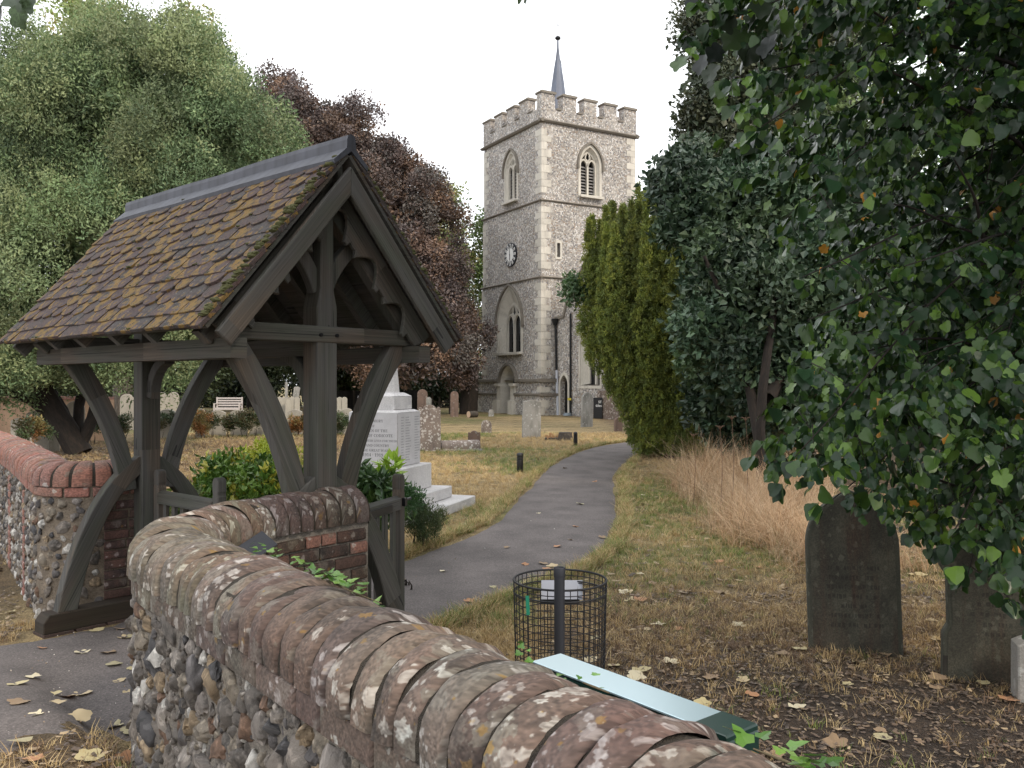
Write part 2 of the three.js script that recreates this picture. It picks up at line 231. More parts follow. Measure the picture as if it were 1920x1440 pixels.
// ---------------------------------------------------------------- lychgate
const GATE = { x: -2.05, d: 6.05, L: 2.27, turn: Math.PI - Math.asin(0.656) };
const gate = thing('lychgate', 'timber lychgate with mossy clay tiled gabled roof over the path entrance', 'lychgate', [GATE.x, 0, -GATE.d], GATE.turn);
{
  const r = rng(5), XR = -GATE.L / 2, XL = GATE.L / 2;      // local: x along the ridge (towards the far post), z towards the church
  // grain follows dir, the member's run in the plane of its broad face
  const wood = (g, parent, name, dir = [0, 1]) => { g = boxUV(g, 1); const u = g.attributes.uv, a = r() * 3, b = r() * 3, l = Math.hypot(...dir); for (let i = 0; i < u.count; i++) { const p = u.getX(i), q = u.getY(i); u.setXY(i, (p * dir[1] - q * dir[0]) / l * 2.2 + a, (p * dir[0] + q * dir[1]) / l * 0.8 + b); } return part(name, g, M.oak, parent); };
  // plate cut from a closed outline in the (z, y) plane, thickness t, centred on x
  const sillM = std({ map: T.oak, bumpMap: T.oak, bumpScale: 0.008, color: 0xa8947f });
  const plate = (pts, t, x, c = 0.006) => { const s = new THREE.Shape(pts.map(p => new THREE.Vector2(p[0], p[1]))); return new THREE.ExtrudeGeometry(s, { depth: t - 2 * c, bevelEnabled: true, bevelThickness: c, bevelSize: c, bevelOffset: -c, bevelSegments: 1, steps: 1 }).translate(0, 0, -t / 2 + c).rotateY(-Math.PI / 2).translate(x, 0, 0); };
  // band of given width along a quadratic arc
  const arc = (a, b, c, w0, w1, n = 12) => { const q = new THREE.QuadraticBezierCurve(new THREE.Vector2(...a), new THREE.Vector2(...b), new THREE.Vector2(...c)), A = [], B = []; for (let i = 0; i <= n; i++) { const p = q.getPoint(i / n), t = q.getTangent(i / n), w = lerp(w0, w1, i / n) / 2; A.push([p.x - t.y * w, p.y + t.x * w]); B.push([p.x + t.y * w, p.y - t.x * w]); } return A.concat(B.reverse()); };
  for (const X of [XR, XL]) {
    const o = X < 0 ? -1 : 1;
    // king post with a thicker head where the tie crosses it
    wood(plate([[-0.075, 0.14], [0.075, 0.14], [0.075, 2.3], [0.05, 2.42], [0.045, 3.1], [-0.045, 3.1], [-0.05, 2.42], [-0.075, 2.3]], 0.15, X), gate, 'post');
    wood(plate([[-0.8, 0.02], [0.8, 0.02], [0.8, 0.1], [0.76, 0.155], [-0.76, 0.155], [-0.8, 0.1]], 0.17, X), gate, 'sill', [1, 0]).material = sillM;
    wood(plate([[-0.74, 2.085], [0.74, 2.085], [0.74, 2.185], [-0.74, 2.185]], 0.11, X + o * 0.03), gate, 'tie_beam', [1, 0]);
    for (const k of [-1, 1]) {
      wood(plate(arc([k * 0.16, 1.0], [k * 0.24, 1.62], [k * 0.66, 2.12], 0.125, 0.135), 0.085, X), gate, 'brace', [k * 0.5, 1.12]);
      wood(plate(arc([k * 0.03, 1.22], [k * 0.46, 0.98], [k * 0.62, 0.14], 0.12, 0.14), 0.1, X + o * 0.004), gate, 'lower_brace', [k * 0.59, -1.08]);
      wood(plate(arc([k * 0.03, 2.4], [k * 0.1, 2.62], [k * 0.34, 2.78], 0.085, 0.09), 0.07, X), gate, 'strut');
      // cusped board under the rafter: scallops and nibs along the slope
      const e = [], nx = 0.93, ny = 1.09, len = Math.hypot(nx, ny), ux = nx / len, uy = -ny / len, px = -uy, py = ux; // down-slope, outward normal
      const prof = []; const wv = [[0.02, 0.05], [0.1, 0.19]];
      for (let c = 0; c < 3; c++) { const s0 = 0.16 + c * 0.36; for (let i = 0; i <= 8; i++) { const t = i / 8; prof.push([s0 + t * 0.24, 0.24 - 0.13 * Math.sin(Math.PI * t) * (1 - 0.15 * t)]); } prof.push([s0 + 0.27, 0.24]); prof.push([s0 + 0.27, 0.205]); prof.push([s0 + 0.33, 0.205]); }
      const out = [[0.02, 0.05], [0.02, 0.16], ...prof, [1.26, 0.2], [1.29, 0.12], [1.29, 0.05]].map(([s, w]) => [k * (s * ux - w * px), 3.17 + s * uy - w * py]);
      wood(plate(k > 0 ? out : out.reverse(), 0.035, X + o * 0.13), gate, 'cusped_bargeboard', [k * ux, uy]);
      const bar = (w0, w1, x, t, y0, s1, name) => wood(plate([[w0 * ny / nx, w0], [w1 * ny / nx, w1], [s1, w1], [s1, w0]].map(([s, w]) => [k * (s * ux - w * px), y0 + s * uy - w * py]), t, x), gate, name, [k * ux, uy]);
      bar(0.045, 0.155, X + o * 0.29, 0.04, 3.2, 1.4, 'bargeboard');
      bar(0.05, 0.15, X, 0.09, 3.17, 1.34, 'rafter');
    }
    for (const k of [0.06, -0.06]) part('peg', new THREE.CylinderGeometry(0.011, 0.011, 0.02, 8).rotateZ(Math.PI / 2).translate(X + o * 0.09, 2.13, k), M.dark, gate);
  }
  for (const k of [-1, 1]) {
    wood(bx(GATE.L + 0.42, 0.11, 0.1, 0, 2.05 - 0.022, k * 0.69), gate, 'wall_plate', [1, 0]);
    for (const x of [-0.7, -0.25, 0.25, 0.7]) { const nx = 0.93, ny = 1.09, len = Math.hypot(nx, ny), g = bx(0.06, 0.09, 1.32).rotateX(Math.atan2(ny, nx)).translate(x, 0, 0); g.translate(0, 3.1 - 0.66 * ny / len, 0.66 * nx / len + 0.02); if (k < 0) g.rotateY(Math.PI); wood(g, gate, 'rafter', [1, 1]); }
  }
  wood(bx(GATE.L - 0.15, 0.11, 0.09, 0, 2.06, 0), gate, 'centre_beam', [1, 0]);
  for (const k of [-1, 1]) wood(plate(arc([0, 1.72], [0.03, 1.98], [0.28, 2.02], 0.1, 0.07, 8), 0.08, 0).rotateY(k > 0 ? Math.PI / 2 : -Math.PI / 2).translate(k * (-GATE.L / 2 + 0.09), 0, 0), gate, 'bracket');
  wood(bx(GATE.L + 0.4, 0.12, 0.035, 0, 3.1, 0), gate, 'ridge_board', [1, 0]);
  // roof boarding
  const nx = 0.93, ny = 1.09, len = Math.hypot(nx, ny), pitch = Math.atan2(ny, nx), X0 = -GATE.L / 2 - 0.3, X1 = GATE.L / 2 + 0.3;
  for (const k of [-1, 1]) { const g = bx(X1 - X0 - 0.03, 0.022, len - 0.02).translate(0, 0, len / 2).rotateX(pitch).translate(0, 3.21, 0); if (k < 0) g.rotateY(Math.PI); wood(g, gate, 'roof_boarding', [1, 0]); }
  // tiles: rows of plain and of fish-scale clay tiles
  const tileMats = []; for (let i = 0; i < 9; i++) { const s = 0.85 + 0.3 * r(); const t = rep(T.tile, 1.1, 1.1, r(), r()); tileMats.push(std({ map: t, bumpMap: t, bumpScale: 0.008, color: new THREE.Color(s, s * (0.96 + 0.06 * r()), s * (0.94 + 0.08 * r())), roughness: 0.95 })); }
  const ROWS = 14, expo = (len + 0.02) / ROWS, COLS = 17, TW = (X1 - X0) / COLS, TL = expo * 1.7;
  const tileGeo = (fish, v) => { const s = new THREE.Shape(), a = TW / 2 - 0.0025, rr = rng(900 + v); if (fish) { s.moveTo(-a, 0); s.lineTo(-a, TL - 0.055); for (let i = 1; i < 8; i++) { const t = i / 8 * Math.PI; s.lineTo(-a * Math.cos(t), TL - 0.055 + 0.055 * Math.sin(t) + 0.004 * (rr() - 0.5)); } s.lineTo(a, TL - 0.055); s.lineTo(a, 0); } else { s.moveTo(-a, 0); s.lineTo(-a, TL - 0.004 * rr()); s.lineTo(0, TL + 0.004 * (rr() - 0.5)); s.lineTo(a, TL - 0.004 * rr()); s.lineTo(a, 0); } s.closePath(); return new THREE.ExtrudeGeometry(s, { depth: 0.017, bevelEnabled: true, bevelThickness: 0.003, bevelSize: 0.002, bevelOffset: -0.002, bevelSegments: 1 }).rotateX(Math.PI / 2); };
  const plain = [0, 1, 2, 3].map(v => tileGeo(false, v)), fish = [0, 1, 2, 3].map(v => tileGeo(true, v + 10)), isFish = i => [2, 3, 5, 6, 8, 9, 11, 12].includes(ROWS - 1 - i);
  const rest = [];
  for (const k of [-1, 1]) for (let i = 0; i < ROWS; i++) {
    const off = i % 2 ? TW / 2 : 0, top = Math.max(0.02, (i + 1) * expo - TL), sl = i ? 1 : (expo - 0.02) / TL;
    for (let j = 0; j < COLS + (off ? 1 : 0); j++) {
      let x = X0 + TW * (j + 0.5) - off; const cut = off && (j === 0 || j === COLS); if (cut) x += j === 0 ? TW / 4 : -TW / 4;
      const g = (isFish(i) ? fish : plain)[Math.floor(r() * 4)], m = new THREE.Matrix4(), q = new THREE.Quaternion().setFromEuler(new THREE.Euler(pitch - 0.1 + 0.05 * (r() - 0.5), 0, 0)), o = new THREE.Matrix4();
      const ty = 3.2 - (top / len) * ny + 0.018 * Math.cos(pitch) + 0.012 + 0.009 * r(), tz = (top / len) * nx + 0.018 * Math.sin(pitch) + 0.01;
      o.compose(V(x + 0.004 * (r() - 0.5), ty, tz), q.multiply(new THREE.Quaternion().setFromEuler(new THREE.Euler(0, 0.05 * (r() - 0.5), 0.06 * (r() - 0.5)))), V(cut ? 0.5 : 1, 1, sl));
      if (k < 0) { m.makeRotationY(Math.PI).multiply(o); const t = part('roof_tile', g, tileMats[Math.floor(r() * 9)], gate); t.applyMatrix4(m); } else rest.push(g.clone().applyMatrix4(o));
    }
  }
  part('roof_tiles', rest, tileMats[0], gate, 'stuff');
  // lead ridge: a roll on top and two dressed skirts
  const prof = []; const skirt = 0.15; prof.push([skirt * nx / len + 0.03, 3.255 - skirt * ny / len + 0.012], [0.034, 3.235], [0.032, 3.285], [0.024, 3.312], [0, 3.322], [-0.024, 3.312], [-0.032, 3.285], [-0.034, 3.235], [-skirt * nx / len - 0.03, 3.255 - skirt * ny / len + 0.012], [-skirt * nx / len - 0.025, 3.24 - skirt * ny / len], [0, 3.22], [skirt * nx / len + 0.025, 3.24 - skirt * ny / len]);
  const lg = new THREE.ExtrudeGeometry(new THREE.Shape(prof.map(p => new THREE.Vector2(...p))), { depth: X1 - X0 + 0.02, bevelEnabled: false, steps: 24 }).rotateY(-Math.PI / 2).translate(X1 + 0.01, 0, 0);
  { const p = lg.attributes.position; for (let i = 0; i < p.count; i++) { const x = p.getX(i); p.setY(i, p.getY(i) + 0.012 * (vn(x * 2 + 8, p.getZ(i) * 5 + 4, 256, 6) - 0.5)); } lg.computeVertexNormals(); }
  part('lead_ridge', boxUV(lg, 1.2), M.lead, gate);
  // cushions of moss along the verges and in the tile laps
  { const mg = new THREE.IcosahedronGeometry(1, 1), mr = rng(66), gs = [], add = (x, s, k, R) => { const g = mg.clone(), p = g.attributes.position, ph = mr() * 50; for (let i = 0; i < p.count; i++) { const q = 1 + 0.6 * (vn(p.getX(i) * 2 + ph, p.getY(i) * 2 + p.getZ(i) * 2 + ph, 256, 3) - 0.5); p.setXYZ(i, p.getX(i) * q * R, p.getY(i) * q * R * 0.5, p.getZ(i) * q * R); } gs.push(g.translate(x, 3.225 - s / len * ny + 0.03, k * (s / len * nx + 0.022))); };
    for (const k of [-1, 1]) { for (let i = 0; i < 110; i++) add(X0 + 0.02 + 0.05 * mr() * mr(), 0.1 + 1.3 * mr(), k, 0.012 + 0.02 * mr()); for (let i = 0; i < 130; i++) { const row = Math.floor(mr() * ROWS); add(lerp(X0, X1, mr()), (row + 1) * expo + 0.004, k, 0.007 + 0.014 * mr() * mr()); } }
    const mm = mergeGeometries(gs.map(g => { g.deleteAttribute('uv'); return g; })); mm.computeVertexNormals(); part('moss', mm, std({ color: 0x4a4a2a, roughness: 1 }), gate, 'stuff'); }
  // brick footings under the sills
  const bm = std({ map: rep(T.brickB, 1, 2), bumpMap: rep(T.rough, 2), bumpScale: 0.006 });
  for (const X of [XR, XL]) for (let i = 0; i < 7; i++) part('brick', bx(0.2, 0.05, 0.21, X, -0.005, -0.7 + i * 0.228), bm, gate);
}
// gate leaves
function gateLeaf(label, hx, hd, tx, td) {
  const dx = tx - hx, dd = td - hd, W = Math.hypot(dx, dd), o = thing('wooden_gate', label, 'gate', [hx, 0.02, -hd], Math.atan2(dd, dx)), r = rng(Math.round(hx * 1000 + 7000));
  const w = (g, n, al) => { g = shiftUV(boxUV(g, 1), 0, 0, al || n === 'bottom_rail'); const u = g.attributes.uv, a = r(), b = r(); for (let i = 0; i < u.count; i++) u.setXY(i, u.getX(i) * 2.2 + a, u.getY(i) * 0.8 + b); return part(n, g, M.oak, o); };
  for (const x of [0.045, W - 0.045]) {                    // stiles with a rounded head above a neck
    const s = new THREE.Shape(); s.moveTo(-0.04, 0.05); s.lineTo(0.04, 0.05); s.lineTo(0.04, 1.0); s.quadraticCurveTo(0.028, 1.015, 0.04, 1.04); s.lineTo(0.04, 1.1); s.absarc(0, 1.1, 0.04, 0, Math.PI, false); s.lineTo(-0.04, 1.04); s.quadraticCurveTo(-0.028, 1.015, -0.04, 1.0); s.closePath();
    w(new THREE.ExtrudeGeometry(s, { depth: 0.058, bevelEnabled: true, bevelThickness: 0.006, bevelSize: 0.006, bevelOffset: -0.006, bevelSegments: 1 }).translate(x, 0, -0.035), 'stile');
  }
  const s = new THREE.Shape(); s.moveTo(-0.035, -0.05); s.lineTo(0.035, -0.05); s.lineTo(0.035, 0.03); s.lineTo(0, 0.052); s.lineTo(-0.035, 0.03); s.closePath();
  w(new THREE.ExtrudeGeometry(s, { depth: W - 0.16, bevelEnabled: false }).rotateY(Math.PI / 2).translate(0.08, 0.93, 0), 'top_rail', true);
  w(beam(W - 0.17, 0.13, 0.05).translate(W / 2, 0.22, 0), 'bottom_rail', false);
  const n = 6; for (let i = 0; i < n; i++) w(beam(0.05, 0.6, 0.026, 0.004).translate(0.09 + (W - 0.18) * (i + 0.5) / n, 0.585, 0), 'pale');
  return { o, W };
}
{
  gateLeaf('closed oak gate leaf hung on the far lychgate post', -2.8, 6.72, -2.07, 6.09);
  const R = gateLeaf('open oak gate leaf with black latch, swung in beside the path', -1.12, 5.5, -0.83, 6.42);
  part('latch', merge([new THREE.CylinderGeometry(0.012, 0.012, 0.24, 8).rotateZ(Math.PI / 2).translate(R.W + 0.04, 0.93, 0.0), bx(0.035, 0.06, 0.11, R.W - 0.04, 0.93, 0.0)]), M.black, R.o);
  part('strap_hinge', bx(0.62, 0.045, 0.012, 0.4, 0.915, 0.042), M.black, R.o);
}
// ---------------------------------------------------------------- flint walls with brick copings
const flintGeos = [], flintGeosLow = [];
{
  const make = (detail, seed) => { const g = new THREE.IcosahedronGeometry(1, detail), p = g.attributes.position, r = rng(seed), ph = r() * 90, sx = 0.85 + 0.5 * r(), sy = 0.75 + 0.35 * r(), fl = r() < 0.4 ? 0.45 + 0.3 * r() : 2; const v = V(0, 0, 0), cuts = [0, 1, 2, 3].map(() => { const n = V(r() * 2 - 1, r() * 2 - 1, 0.3 + r()).normalize(); return { n, d: 0.5 + 0.4 * r() }; });
    for (let i = 0; i < p.count; i++) { v.fromBufferAttribute(p, i); const n = vn(v.x * 1.3 + ph, v.y * 1.3 + v.z * 0.9 + ph, 256, 2) - 0.5, m = vn(v.x * 3 + v.z * 2 + ph, v.y * 3 + ph, 256, 8) - 0.5; const m2 = Math.abs(vn(v.x * 5 + v.y * 3 + ph, v.z * 5 + ph, 256, 18) - 0.5); v.multiplyScalar(1.05 + 0.9 * n + 0.5 * m - 0.5 * m2); v.x *= sx; v.y *= sy; for (const q of cuts) { const k = v.dot(q.n) - q.d; if (k > 0) v.addScaledVector(q.n, -0.88 * k); } if (v.z > fl) v.z = fl + (v.z - fl) * 0.15; p.setXYZ(i, v.x, v.y, v.z * 0.8); }
    const q = g; q.deleteAttribute('normal'); let w = mergeVerts(q); if (seed % 3 === 0) w = w.toNonIndexed(); w.computeVertexNormals(); return w.index ? w.toNonIndexed() : w; };
  for (let i = 0; i < 14; i++) { flintGeos.push(make(3, 40 + i)); flintGeosLow.push(make(1, 40 + i)); }
}
function mergeVerts(g) { const p = g.attributes.position, u = g.attributes.uv, map = new Map(), P = [], U = [], I = []; for (let i = 0; i < p.count; i++) { const k = [p.getX(i), p.getY(i), p.getZ(i)].map(x => Math.round(x * 1e4)).join(); let j = map.get(k); if (j === undefined) { j = P.length / 3; map.set(k, j); P.push(p.getX(i), p.getY(i), p.getZ(i)); U.push(p.getX(i) * 0.5 + p.getZ(i) * 0.3, p.getY(i) * 0.5 + p.getZ(i) * 0.2); } I.push(j); } const o = new THREE.BufferGeometry(); o.setAttribute('position', new THREE.Float32BufferAttribute(P, 3)); o.setAttribute('uv', new THREE.Float32BufferAttribute(U, 2)); o.setIndex(I); return o; }
const flintCols = [[136, 127, 120], [120, 113, 108], [148, 137, 124], [110, 105, 105], [152, 133, 110], [202, 197, 192], [130, 104, 88], [88, 86, 88], [140, 132, 127], [164, 155, 148]];
const flintMats = flintCols.map((c, i) => std({ map: rep(T.flint, 1, 1, i * 0.37, i * 0.21), color: new THREE.Color().setRGB(...lin(...c.map(x => Math.min(255, x * 1.22)))), bumpMap: rep(T.flint, 1.5), bumpScale: 0.004, roughness: 0.85 }));
const flintStuffMats = flintMats;
const pickFlint = (r, w) => { let t = r() * w.reduce((a, b) => a + b); for (let i = 0; i < w.length; i++) { t -= w[i]; if (t < 0) return i; } return 0; };
const inView = v => { const d = -v.z; if (d < 0.3) return false; const px = 960 + v.x / d * FOCAL, py = 720 - (v.y - EYE) / d * FOCAL; return px > -20 && px < 1940 && py > -20 && py < 1460; };

const bmF0 = () => std({ map: rep(T.brickB, 0.6, 1.2), color: 0xb0a49c, bumpMap: rep(T.rough, 2), bumpScale: 0.01 });
function flintWall(name, label, pts, o) {
  const root = thing(name, label, 'wall', [0, 0, 0]), r = rng(o.seed), curve = new THREE.CatmullRomCurve3(pts.map(p => V(p[0], 0, -p[1])), false, 'centripetal'); curve.arcLengthDivisions = 1200;
  const LEN = curve.getLength(), sgn = o.side;
  const frame = s => { const t = clamp(s / LEN), p = curve.getPointAt(t), h = curve.getTangentAt(t); return { p, n: V(-h.z * -1, 0, 0).set(-h.z, 0, h.x).multiplyScalar(-sgn).normalize().negate(), h }; };
  // three space: heading (hx, hz); road-side normal for sgn=+1 is (hd, -hx) in (x, d) = (-hz, 0, hx) in (x, y, z)
  const pos = (s, lat, y) => { const f = frame(s); return V(f.p.x + f.n.x * lat, y, f.p.z + f.n.z * lat); };
  const top = o.top, hw = o.hw, hc = o.hc, spring = top - hc, drop = o.drop, gy = o.gy ?? -0.15;
  const prof = (k, nA) => { const a = [[hw * k, spring - drop]]; for (let i = 0; i <= nA; i++) { const t = i / nA * Math.PI; a.push([hw * k * Math.cos(t), spring + (hc * k) * Math.pow(Math.sin(t), 0.85)]); } a.push([-hw * k, spring - drop]); return a; };
  const sheet = (S, rings, uvOff = 0) => { const n = rings[0].length, P = [], U = [], I = []; S.forEach((s, b) => { const f = frame(s); let arc = 0; rings[b].forEach((q, a) => { if (a) arc += Math.hypot(q[0] - rings[b][a - 1][0], q[1] - rings[b][a - 1][1]); P.push(f.p.x + f.n.x * q[0], q[1], f.p.z + f.n.z * q[0]); U.push(s + uvOff, arc); }); }); for (let b = 0; b < S.length - 1; b++) for (let a = 0; a < n - 1; a++) { const i = b * n + a; sgn > 0 ? I.push(i, i + n, i + 1, i + 1, i + n, i + n + 1) : I.push(i, i + 1, i + n, i + 1, i + n + 1, i + n); } const g = new THREE.BufferGeometry(); g.setAttribute('position', new THREE.Float32BufferAttribute(P, 3)); g.setAttribute('uv', new THREE.Float32BufferAttribute(U, 2)); g.setIndex(I); g.computeVertexNormals(); return g; };
  // core of rubble and mortar
  { const S = [], n = Math.ceil(LEN / 0.08); for (let i = 0; i <= n; i++) S.push(LEN * i / n); const ring = [[hw - 0.035, gy], [hw - 0.035, spring - drop], [-hw + 0.035, spring - drop], [-hw + 0.035, gy]];
    part('coping_bed', sheet(S, S.map(() => prof(0.93, 10))), std({ map: rep(T.mortar, 1.6), color: 0x6e675c, bumpMap: rep(T.rough, 3), bumpScale: 0.01 }), root);
    const rough = S.map((s, b) => ring.map(([l, y], a) => [l + 0.018 * (fbm(s * 6, y * 6 + 20, 256, 3, 4) - 0.5) * (y < spring ? 1 : 0.2), y])); part('mortar_core', sheet(S, rough), o.mortar || M.mortar, root);
    const capRing = [[hw - 0.035, gy], [hw - 0.035, spring - drop], ...prof(0.93, 10).slice(1, -1), [-hw + 0.035, spring - drop], [-hw + 0.035, gy]]; const capG = s => { const f = frame(s), P = [], I = []; capRing.forEach(([l, y]) => P.push(f.p.x + f.n.x * l, y, f.p.z + f.n.z * l)); for (let i = 1; i < capRing.length - 1; i++) I.push(0, i, i + 1); const g = new THREE.BufferGeometry(); g.setAttribute('position', new THREE.Float32BufferAttribute(P, 3)); g.setAttribute('uv', new THREE.Float32BufferAttribute(capRing.flatMap(q => q), 2)); g.setIndex(I); g.computeVertexNormals(); return g; };
    part('end_face', capG(0.0), bmF0(), root); }
  // coping bricks
  let s = 0.004; let count = 0;
  while (s < LEN - 0.02) {
    const w = o.brick * (0.86 + 0.28 * r()), e = Math.min(LEN, s + w), lift = 0.011 * (r() - 0.4), tilt = 0.012 * (r() - 0.5), nB = o.fine ? 5 : 3, nA = o.fine ? 18 : 10, S = [], rings = [], ph = r() * 100, wk = 1 + 0.03 * (r() - 0.5);
    for (let b = 0; b <= nB; b++) {
      const t = b / nB, edge = Math.min(t, 1 - t) * w, k = (edge < 0.001 ? 0.9 : edge < 0.016 ? 0.975 : 1) * wk; S.push(lerp(s + 0.005, e - 0.005, b === 1 ? Math.min(t, 0.012 / w) : b === nB - 1 ? Math.max(t, 1 - 0.012 / w) : t));
      rings.push(prof(k, nA).map(([l, y], a) => { const nz = (fbm(S[b] * 12 + ph, a * 0.28 + ph, 256, 2, 6) - 0.5) * (o.fine ? 0.03 : 0.014), c = (y - spring) / hc; return [l * (1 + nz / hw * 0.9) + tilt * c, y + lift * clamp(c + 0.3) + nz * clamp(c)]; }));
    }
    const near = o.fine, mats = o.copingMats; const m = o.pickCoping ? o.pickCoping(s, r) : mats[Math.floor(r() * mats.length)];
    part('coping_brick', sheet(S, rings, Math.floor(r() * 3) * 0.01), m, root); s = e + 0.002; if (++count > 400) break;
  }
  // bricks along a face: side +1 road side, -1 churchyard side
  const courses = (side, s0, s1, y0, y1, rowH, mats, len, lat) => {
    for (let y = y0, row = 0; y + rowH <= y1 + 0.01; y += rowH + 0.011, row++) {
      let q = s0 + (row % 2 ? -len * 0.5 : 0) + 0.01 * r();
      while (q < s1) { const l = len * (r() < 0.22 ? 0.5 : 1) * (0.95 + 0.1 * r()), a = Math.max(q, s0), b = Math.min(q + l, s1); q += l + 0.012; if (b - a < 0.04) continue;
        const proud = lat + 0.006 * (r() - 0.5), hh = rowH * (0.94 + 0.08 * r()), n = Math.max(1, Math.ceil((b - a) / 0.12)), P = [], c = 0.005, S = [a, a + c], RR = []; for (let i = 1; i < n; i++) S.push(lerp(a, b, i / n)); S.push(b - c, b);
        S.forEach((x, i) => { const k = i === 0 || i === S.length - 1 ? 0.01 : 0, d = side * (proud - k), din = side * (proud - 0.05); RR.push([[din, y], [side * (proud - 0.008 - k), y], [d, y + 0.008], [d, y + hh - 0.008], [side * (proud - 0.008 - k), y + hh], [din, y + hh]]); });
        const g = sheet(S, side > 0 ? RR.map(x => x.slice().reverse().reverse()) : RR, r() * 2); part('brick', g, mats[Math.floor(r() * mats.length)], root); }
    }
  };
  courses(1, 0.01, LEN, spring - drop - o.band - 0.006, spring - drop, o.band, o.bandMats, o.bandLen || 0.225, hw - 0.012);
  (o.faces || []).forEach(f => courses(f.side, f.s0, f.s1, f.y0, f.y1, 0.066, f.mats, 0.215, hw - 0.012 + (f.out || 0)));
  // flints
  const list = [], cell = new Map(), add = (s, y, R) => { const i = Math.floor(s / 0.1), j = Math.floor(y / 0.1); for (let a = -1; a <= 1; a++) for (let b = -1; b <= 1; b++) for (const q of cell.get((i + a) + ',' + (j + b)) || []) if (Math.hypot((q.s - s), (q.y - y)) < (q.R + R) * 0.84) return false; const k = i + ',' + j; if (!cell.has(k)) cell.set(k, []); const q = { s, y, R }; cell.get(k).push(q); list.push(q); return true; };
  const [f0, f1] = o.flintRange, ytop = spring - drop - o.band - 0.012, area = (f1 - f0) * (ytop - (o.flintY ?? gy)), blocked = (s, y) => (o.faces || []).some(f => f.side > 0 && s > f.s0 - 0.02 && s < f.s1 + 0.02 && y > f.y0 - 0.02 && y < f.y1 + 0.04);
  for (const [R0, R1, n] of o.flintSizes) for (let i = 0; i < n * area; i++) { const s = lerp(f0, f1, r()), R = lerp(R0, R1, r()), y = lerp(o.flintY ?? gy, ytop - R * 0.6, r()); if (!blocked(s, y)) add(s, y, R); }
  const inst = list.map(q => { const f = frame(q.s), p = pos(q.s, hw - 0.034 - q.R * 0.05 + 0.012 * (r() - 0.5), q.y), m = new THREE.Matrix4(), yaw = Math.atan2(f.n.x, f.n.z); m.compose(p, new THREE.Quaternion().setFromEuler(new THREE.Euler(0.7 * (r() - 0.5), yaw + 0.7 * (r() - 0.5), 6.28 * r(), 'YXZ')), V(q.R * (0.9 + 0.3 * r()), q.R * (0.9 + 0.3 * r()), q.R * (0.75 + 0.55 * r()))); return { m, p, k: Math.floor(r() * 14), c: pickFlint(r, o.flintMix), vis: inView(p) ? p.length() / q.R : 1e9 }; }).sort((a, b) => a.vis - b.vis);
  inst.slice(0, 300).forEach(q => { const t = part('flint', (o.fine ? flintGeos : flintGeosLow)[q.k], flintMats[q.c], root); t.applyMatrix4(q.m); });
  for (let c = 0; c < flintMats.length; c++) { const gs = inst.slice(300).filter(q => q.c === c).map(q => flintGeosLow[q.k].clone().applyMatrix4(q.m)); if (gs.length) part('flints', mergeGeometries(gs), flintStuffMats[c], root, 'stuff'); }
  return { root, frame, pos, LEN };
}
const copingMat = (t, seed, n, tint, sx = 0.5, sy = 1) => { const r = rng(seed), a = []; for (let i = 0; i < n; i++) { const k = tint[0] + (tint[1] - tint[0]) * r(), m = rep(t, sx, sy, r() * 0.02, r() * 0.02); a.push(std({ map: m, bumpMap: rep(T.rough, 1.3), bumpScale: 0.005, color: new THREE.Color(k, k * (0.93 + 0.1 * r()), k * (0.9 + 0.12 * r())) })); } return a; };
T.copingW = brickTex(404, [112, 92, 82], [104, 98, 88], [76, 72, 64], 2600, 900, 60, () => 1);
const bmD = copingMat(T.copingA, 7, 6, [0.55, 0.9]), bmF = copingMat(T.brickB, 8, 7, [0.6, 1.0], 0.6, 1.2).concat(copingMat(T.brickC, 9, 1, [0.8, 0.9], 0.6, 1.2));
const cm = copingMat(T.copingA, 1, 6, [0.8, 1.25]), cw = copingMat(T.copingW, 2, 5, [0.85, 1.15]), bm2 = copingMat(T.brickB, 3, 6, [0.75, 1.3], 0.6, 1.2), bm3 = copingMat(T.brickC, 4, 6, [0.8, 1.15], 0.6, 1.2), band = copingMat(T.copingW, 5, 5, [0.75, 1.1]);
// near wall: return beside the gate, round the corner, then along the road past the camera
const nearPts = [[-0.97, 5.17], [-1.2, 4.9], [-1.37, 4.66], [-1.49, 4.4], [-1.55, 4.12], [-1.52, 3.84], [-1.4, 3.6], [-1.2, 3.36], [-0.63, 2.63], [-0.05, 1.91], [0.4, 1.35], [1.12, 0.48], [2.5, -1.17]];
const nearWall = flintWall('flint_wall', 'low flint wall with half-round brick coping, crossing the foreground and curving to the gate', nearPts, { seed: 11, side: 1, top: 1.21, hw: 0.185, hc: 0.15, drop: 0.04, band: 0.085, bandLen: 0.26, brick: 0.102, fine: true, copingMats: cm, bandMats: band.concat(cm.slice(0, 2)), gy: -0.05,
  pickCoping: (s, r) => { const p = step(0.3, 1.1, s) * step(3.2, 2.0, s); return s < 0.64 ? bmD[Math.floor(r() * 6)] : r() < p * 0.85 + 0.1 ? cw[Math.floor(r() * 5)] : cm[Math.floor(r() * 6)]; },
  faces: [{ side: -1, s0: 0.02, s1: 0.78, y0: 0.3, y1: 1.02, mats: bmF }, { side: 1, s0: 0.02, s1: 0.22, y0: 0.0, y1: 0.9, mats: bm2 }], flintRange: [0.25, 5.0], flintY: 0.05,
  flintSizes: [[0.05, 0.062, 30], [0.036, 0.05, 260], [0.024, 0.036, 2000], [0.014, 0.024, 4200]], flintMix: [20, 16, 12, 8, 6, 9, 5, 5, 12, 8] });
